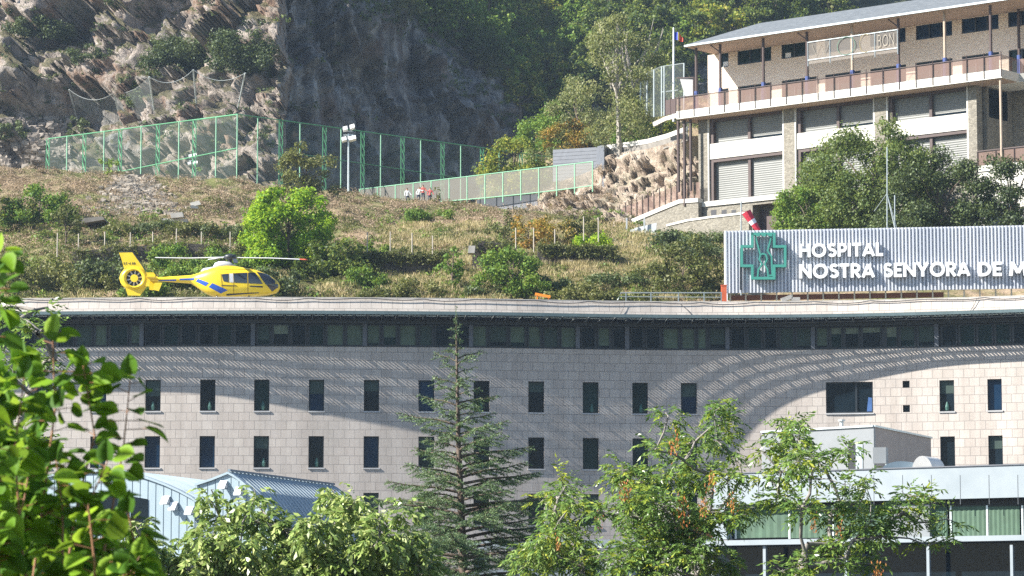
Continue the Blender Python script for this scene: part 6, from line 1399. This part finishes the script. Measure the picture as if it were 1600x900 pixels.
def compound_tree(name, label, Y, base_px, blobs, mat, seed, leaf_len, n_per, thick, bark, droop=.6, nodes=None, asp=.30, dY=1.6, mat2=None):
    """Tree built round given leaf masses: a skeleton grows from the trunk to every mass; leaflets hang in compound sprays."""
    r = random.Random(seed); g = np.random.default_rng(seed)
    gx = P(base_px, 900, Y).x; foot = Vector((gx, Y, GZ)); rt__ = root(name, foot, label, 'tree')
    cs = [(P(x, y, Y + r.uniform(-dY, dY)), rp * Y / F) for x, y, rp in blobs]
    sk = [(foot, -1, 0)]; tr = nodes or [(base_px, 1000), (base_px, 940)]
    for x, y in tr: sk.append((P(x, y, Y), len(sk) - 1, 0))
    for c, rad in sorted(cs, key=lambda q: (q[0] - sk[-1][0]).length):
        best = min(range(1, len(sk)), key=lambda i: (sk[i][0] - c).length + (1.5 if sk[i][0].z > c.z + .2 else 0)); a = sk[best][0]
        mid = a.lerp(c, .5) + Vector((r.uniform(-.12, .12), r.uniform(-.1, .1), r.uniform(-.05, .12))) * (a - c).length
        sk.append((mid, best, 0)); sk.append((c, len(sk) - 1, 0))
    load = [1.0] * len(sk)
    for i in range(len(sk) - 1, 0, -1): load[sk[i][1]] += load[i]
    m = MB()
    for i in range(1, len(sk)):
        p = sk[i][1]; ra, rb_ = thick * math.sqrt(load[p] / load[0]), thick * math.sqrt(load[i] / load[0]); rb_ = max(rb_, .008); m.tube([sk[p][0], sk[i][0]], [min(ra, rb_ * 1.4), rb_], 6, cap=False)
    A, Bx, C_, Ls, tw = [], [], [], [], MB()
    for (c, rad) in cs:
        for _ in range(max(3, int(n_per * (rad / .4) ** 2))):      # one compound leaf
            d = Vector(unit(g.normal(size=(1, 3)))[0]); d.z = d.z * .7 + .15; st0 = c + d * rad * r.uniform(.1, .95); dirn = (d + Vector((r.gauss(0, .4), r.gauss(0, .4), .25))).normalized()
            L = leaf_len * r.uniform(1.5, 2.7); pts = [st0]
            for k in range(5): dirn = (dirn + Vector((0, 0, -droop * .28))).normalized(); pts.append(pts[-1] + dirn * L / 5)
            if r.random() < .35: tw.tube([c, st0] if (c - st0).length > .02 else [c, c + d * .05], .006, 3, cap=False)
            for k in range(1, 6):
                sdv = dirn.cross(Vector((r.gauss(0, .3), r.gauss(0, .3), 1))).normalized()
                for sg_ in (-1, 1) if k < 5 else (0,):
                    a = ((sdv * sg_) * .9 + (pts[k] - pts[k - 1]).normalized() * .7 + Vector((0, 0, -droop * .7))).normalized(); A.append(tuple(a)); l_ = leaf_len * r.uniform(.75, 1.2); Ls.append(l_); C_.append(tuple(pts[k] + a * l_ * .5))
    A = np.array(A); C_ = np.array(C_); Ls = np.array(Ls); sd = unit(np.cross(A, g.normal(size=A.shape) * .6 + np.array([0, -.5, .8]))); V, Fc = quads(C_, A, sd, Ls, Ls * asp, .18)
    mk('crown', V, Fc, None, rt__, mats=[M[mat], M[mat2 or mat]], mi=(np.arange(len(Fc)) // 60 % 5 == 0).astype(int))
    m.v += []; b = len(m.v); m.v += tw.v; m.f += [tuple(b + i for i in f) for f in tw.f]; m.build('trunk', M[bark], rt__, smooth=True)
    return rt__
lb = [(215, 828, 16), (236, 862, 26), (330, 782, 14), (345, 810, 24), (325, 850, 36), (300, 890, 30), (395, 785, 15), (402, 815, 28), (375, 860, 36), (450, 830, 30), (440, 870, 38), (497, 830, 34), (520, 780, 18), (545, 795, 24), (505, 870, 42), (560, 825, 30), (590, 850, 36),
      (632, 800, 16), (610, 885, 40), (570, 885, 36), (250, 890, 26), (470, 895, 36), (640, 850, 26), (405, 895, 36), (350, 895, 30), (535, 900, 40), (655, 890, 30), (330, 765, 8), (398, 768, 8), (522, 766, 8), (560, 780, 12), (590, 812, 16), (425, 815, 14), (285, 850, 12)]
compound_tree('leafy_tree', 'lush green tree with hanging glossy leaves before the barrel roofs', 60, 430, lb, 'leaf_lush', 31, .155, 70, .10, 'bark_grey', 1.0, asp=.42, dY=1.4)
rb1 = [(1043, 655, 15), (1120, 640, 18), (1131, 662, 22), (1122, 690, 26), (1086, 690, 20), (1055, 693, 22), (1024, 704, 18), (974, 735, 24), (955, 750, 18), (1005, 752, 30), (1049, 750, 30), (1083, 757, 28), (1111, 742, 20), (1137, 752, 22), (1160, 745, 16), (996, 782, 30), (1036, 795, 32), (1074, 800, 30),
       (1024, 822, 34), (980, 805, 24), (945, 803, 20), (1061, 834, 34), (1099, 838, 30), (1148, 806, 26), (1174, 795, 20), (990, 858, 34), (1036, 858, 34), (975, 884, 30), (1024, 888, 38), (1083, 866, 34), (1128, 880, 30), (1108, 800, 22), (1070, 720, 18), (1118, 628, 9), (1040, 645, 8), (1142, 712, 14)]
rb2 = [(872, 745, 10), (884, 760, 14), (868, 772, 18), (897, 784, 20), (868, 797, 22), (922, 797, 16), (880, 822, 28), (860, 840, 28), (899, 852, 28), (866, 872, 32), (912, 886, 30), (845, 785, 10), (835, 860, 24), (940, 870, 20), (822, 885, 26)]
rb3 = [(1192, 707, 13), (1217, 695, 16), (1239, 682, 18), (1242, 702, 20), (1235, 660, 13), (1252, 664, 10), (1220, 676, 16), (1247, 688, 16), (1271, 715, 20), (1246, 722, 22), (1221, 738, 20), (1267, 748, 16), (1321, 705, 12), (1333, 696, 9), (1307, 718, 10), (1218, 780, 24), (1253, 795, 24), (1321, 758, 14),
       (1349, 748, 13), (1353, 766, 11), (1331, 788, 22), (1298, 802, 24), (1413, 772, 15), (1445, 775, 13), (1456, 788, 10), (1420, 795, 18), (1399, 810, 22), (1360, 817, 24), (1431, 817, 18), (1480, 811, 11), (1498, 822, 7), (1474, 843, 14), (1449, 852, 12), (1378, 838, 24), (1342, 838, 24), (1307, 852, 24),
       (1282, 866, 22), (1360, 882, 20), (1264, 884, 20), (1221, 893, 16), (1321, 874, 20), (1196, 745, 14), (1290, 735, 8)]
t1 = compound_tree('ash_tree', 'tall loose ash tree with brown seed bunches before the shaded hospital wall', 72, 1085, rb1, 'leaf_ash', 32, .15, 52, .095, 'bark_grey', .7, nodes=[(1085, 1010), (1080, 950), (1084, 900)], asp=.30, mat2='leaf_ash_yellow')
t2 = compound_tree('ash_tree', 'smaller ash tree between the conifer and the tall ash', 76, 890, rb2, 'leaf_ash', 33, .15, 54, .08, 'bark_grey', .7, nodes=[(900, 1000), (895, 940)], asp=.30, mat2='leaf_ash_yellow')
t3 = compound_tree('ash_tree', 'wide spreading ash tree in front of the white annexe', 70, 1240, rb3, 'leaf_ash', 34, .15, 58, .09, 'bark_grey', .6, nodes=[(1235, 1010), (1240, 940), (1248, 890), (1262, 850)], asp=.30, mat2='leaf_ash_yellow')
def seeds(tr, pts, Y):
    for x, y, s_ in pts:
        g = np.random.default_rng(int(x)); c = np.array(P(x, y, Y - 1.9)); n = 46; p = c + g.normal(size=(n, 3)) * np.array([.07, .07, .15]) * s_; ax = unit(g.normal(size=(n, 3)) * .3 + np.array([0, 0, -1])); sd = unit(np.cross(ax, g.normal(size=(n, 3)))); L = np.full(n, .09) * s_; V, Fc = quads(p, ax, sd, L, L * .35)
        mk('seed_bunch', V, Fc, M['seed_brown'], tr)
seeds(t1, [(1054, 698, 1.0), (976, 765, 1.0), (1066, 797, 1.1), (1099, 795, .9), (1111, 752, .9), (1144, 788, .8)], 72)
seeds(t2, [(872, 852, .7), (937, 812, .6)], 76)
seeds(t3, [(1272, 820, .6), (1311, 830, .7), (1372, 895, .9)], 70)
# --- conifer
cn = root('conifer', Vector((P(716, 900, 95).x, 95, GZ)), 'tall slender conifer with upswept branches in front of the middle of the hospital', 'tree')
g = np.random.default_rng(9); r = random.Random(9)
top = P(713, 492, 95); tr = [(713, 492, .012), (713.5, 540, .03), (714.5, 600, .045), (716, 680, .07), (719, 760, .095), (722, 840, .12), (724, 900, .14)]
m = MB(); pts = [P(x, y, 95) for x, y, _ in tr] + [Vector((P(724, 900, 95).x, 95, GZ))]; m.tube(pts, [q for *_, q in tr] + [.19], 8)
zt_, C_, A_, L_ = top.z, [], [], []
def axis(z): 
    ys = [q.z for q in pts[::-1]]; return Vector((float(np.interp(z, ys, [q.x for q in pts[::-1]])), 95, z))
def spray(a, b, seg, nlen, dens, side=True):
    d = (b - a); n = max(4, int(d.length * dens * 2.1)); dn = d.normalized()
    for i in range(n):
        f = (i + r.random()) / n; p = a + d * f; ax = (dn * .55 + Vector((r.gauss(0, 1), r.gauss(0, 1), r.gauss(0, .55) + .1)).normalized() * .8).normalized(); C_.append(tuple(p + ax * nlen * .4)); A_.append(tuple(ax)); L_.append(nlen * r.uniform(.7, 1.3))
y = 500.0; az = 0.0
while y < 930:
    hgt = (y - 492); 
    wpx_ = np.interp(y, [495, 520, 545, 560, 600, 640, 680, 720, 760, 800, 850, 930], [5, 12, 20, 42, 50, 78, 100, 118, 140, 165, 190, 215]) * r.uniform(.3, 1.02)
    ln = wpx_ * 95 / F; az += 2.4 + r.uniform(-.5, .5); z = P(716, y, 95).z; a = axis(z); up = np.interp(y, [495, 600, 750, 900], [.75, .42, .28, .12]) + r.uniform(-.1, .1)
    h_ = Vector((math.cos(az), math.sin(az), 0)); ptsb = [a, a + h_ * ln * .35 + Vector((0, 0, up * ln * .30)), a + h_ * ln * .7 + Vector((0, 0, up * ln * .42)), a + h_ * ln + Vector((0, 0, up * ln * .66))]
    w = .010 + .016 * ln; m.tube(ptsb, [w, w * .75, w * .5, w * .15], 5, cap=False)
    for k in range(3): spray(ptsb[k], ptsb[k + 1], 0, .10, 26 if ln > .5 else 44)
    nt = int(ln * 8)
    for i in range(nt):
        f = .18 + .8 * (i + r.random()) / nt; s_ = f * 3; k = min(2, int(s_)); p = ptsb[k].lerp(ptsb[k + 1], s_ - k); sgn = 1 if i % 2 else -1; tl = ln * .36 * (1.15 - f) + .14
        sdv = h_.cross(Vector((0, 0, 1))) * sgn; e = p + (sdv * .8 + h_ * .55 + Vector((0, 0, r.uniform(-.25, .1)))).normalized() * tl * r.uniform(.7, 1.2) + Vector((0, 0, -.12 * tl)); m.tube([p, e], [.006, .003], 3, cap=False); spray(p, e, 0, .085, 42)
        if tl > .3:
            for q in (.4, .7): pp_ = p.lerp(e, q); e2 = pp_ + (h_ * .8 + sdv * r.uniform(-.2, .6) + Vector((0, 0, -.25))).normalized() * tl * .4; spray(pp_, e2, 0, .08, 40)
    y += np.interp(y, [500, 560, 700, 900], [5.5, 4.6, 3.4, 2.8])
spray(pts[0] - Vector((0, 0, .05)), pts[0] + Vector((0, 0, .25)), 0, .07, 50)
for k in range(3): spray(pts[k], pts[k + 1], 0, .08, 34)
A_ = np.array(A_); C_ = np.array(C_); L_ = np.array(L_); sd = unit(np.cross(A_, g.normal(size=A_.shape))); V, Fc = quads(C_, A_, sd, L_, L_ * .2, .05); mk('crown', V, Fc, M['needle'], cn); m.build('trunk', M['bark'], cn, smooth=True)
# --- near shrub with round leaves, left edge, out of focus
NY = 8.6
sh = root('round_leaved_shrub', Vector((P(60, 900, NY).x, NY, GZ)), 'near shrub with big round bright green leaves at the left edge', 'shrub')
shoots = [([(30, 1010), (12, 800), (14, 600), (6, 400)], 1.0), ([(60, 1010), (90, 780), (108, 640), (104, 522)], 1), ([(110, 1010), (140, 800), (170, 680), (152, 572)], .9), ([(150, 1010), (185, 860), (215, 700), (226, 585)], 1), ([(-20, 1010), (-15, 700), (20, 480), (14, 395)], .8),
          ([(80, 1010), (55, 850), (45, 700), (60, 590)], 1), ([(170, 1010), (170, 880), (160, 790), (190, 720)], .9), ([(0, 1010), (25, 900), (60, 780), (75, 690)], 1), ([(130, 1010), (205, 930), (232, 850), (222, 800)], .8), ([(20, 1010), (-10, 850), (-20, 700), (-8, 560)], 1), ([(100, 1010), (120, 900), (120, 800), (110, 720)], 1),
          ([(60, 1010), (20, 930), (0, 850), (20, 760)], 1), ([(180, 1010), (210, 960), (215, 910), (240, 870)], .8)]
r = random.Random(21); m = MB(); V, Fc, mi = [], [], []
def round_leaf(c, ax, nrm, L):
    sdv = ax.cross(nrm).normalized(); nrm = sdv.cross(ax).normalized(); b = len(V)
    prof = [(0, .0), (.05, .38), (.25, .56), (.5, .54), (.72, .38), (.88, .17), (1.0, 0)]; curl = r.uniform(.05, .22); fold = r.uniform(.08, .3)
    V.extend([tuple(c + ax * (x * L) - nrm * (curl * L * x * x)) for x, _ in prof])
    for s_ in (-1, 1): V.extend([tuple(c + ax * (x * L * (1 if x > .05 else -1)) + sdv * s_ * w * L + nrm * (fold * w * L) - nrm * (curl * L * x * x)) for x, w in prof[1:-1]])
    n = len(prof); 
    for s_ in (0, 1):
        o = b + n + s_ * (n - 2)
        Fc.append((b, b + 1, o)); Fc.extend([(b + i, b + i + 1, o + i, o + i - 1) for i in range(1, n - 2)]); Fc.append((b + n - 2, b + n - 1, o + n - 3))
for path, dens in shoots:
    dy = r.uniform(-.35, .35); ctrl = [P(x - 22, y, NY + dy) for x, y in path]; fine = []
    for i in range(len(ctrl) - 1):
        for k in range(8): fine.append(ctrl[i].lerp(ctrl[i + 1], k / 8))
    fine.append(ctrl[-1]); m.tube(fine, [.0048 - .0034 * i / len(fine) for i in range(len(fine))], 6)
    for i, p in enumerate(fine[4:]):
        f = i / len(fine)
        for q in range(2 if r.random() < .65 * dens else 1):
            a = r.uniform(0, 6.28); o = Vector((math.cos(a), math.sin(a) * .8, r.uniform(-.1, .5))).normalized(); pl = r.uniform(.02, .06); c = p + o * pl; m.tube([p, c], .0014, 3, cap=False)
            ax = (o + Vector((0, 0, r.uniform(-.9, .15)))).normalized(); nr = Vector((r.gauss(-.4, .6), r.gauss(-.5, .6), 1.0)).normalized(); round_leaf(c, ax, nr, r.uniform(.04, .075) * (1.0 - .35 * max(0, f - .7) / .3))
    e = fine[-1]; round_leaf(e, Vector((r.uniform(-.2, .2), 0, 1)).normalized(), Vector((-.6, -.7, .3)), .06)
crown = mk('leaves', V, Fc, M['leaf_round'], sh, smooth=True); m.build('shoots', M['shoot_red'], sh)
# darker leafy mass of the shrub's inside
blobs = [((P(x, y, NY + .75 + r.uniform(-.2, .4))), (rp * NY / F,) * 3) for x, y, rp in ((20, 880, 60), (80, 890, 60), (140, 890, 50), (185, 905, 28), (10, 800, 60), (60, 820, 50), (120, 850, 45), (0, 700, 50), (30, 740, 45), (-20, 600, 45), (0, 640, 35), (160, 865, 24), (-20, 950, 60), (120, 960, 70), (50, 960, 60), (60, 640, 26), (40, 560, 22), (205, 960, 30))]
V2, F2 = leaf_cloud([(tuple(a), b) for a, b in blobs], 15000, .06, .9, droop=.3, r=np.random.default_rng(4)); mk('inner_leaves', V2, F2, M['leaf_round'], sh)
# conifer-like dark tree behind the shrub at the left edge
compound_tree('dark_tree', 'dark fine-leaved tree behind the near shrub at the left edge', 40, 20, [(60, 520, 20), (85, 560, 16), (30, 500, 22), (60, 590, 24), (20, 560, 28), (0, 480, 24), (90, 505, 9), (40, 640, 26), (10, 700, 30), (75, 480, 10), (20, 760, 30), (60, 700, 24)], 'leaf_ash', 35, .09, 90, .08, 'bark_grey', .5, asp=.4, dY=.8)
# ------------------------------------------------------------------ thin mountain haze
m = MB(); m.box((0, 380, 140), (700, 0, 0), (0, 440, 0), (0, 0, 145))
t = NT('haze_air'); pv = t.node('ShaderNodeVolumePrincipled', {'Density': .00014, 'Color': (.62, .80, 1.0, 1), 'Anisotropy': .3})
o_ = t.n.nodes['Material Output']; t.n.nodes.remove(t.b)
t.link(pv.outputs[0], o_.inputs['Volume'])
hz_o = m.build('haze', t.m, origin=(0, 380, 0)); tag(hz_o, 'thin blue haze filling the valley air', 'haze', kind='stuff')
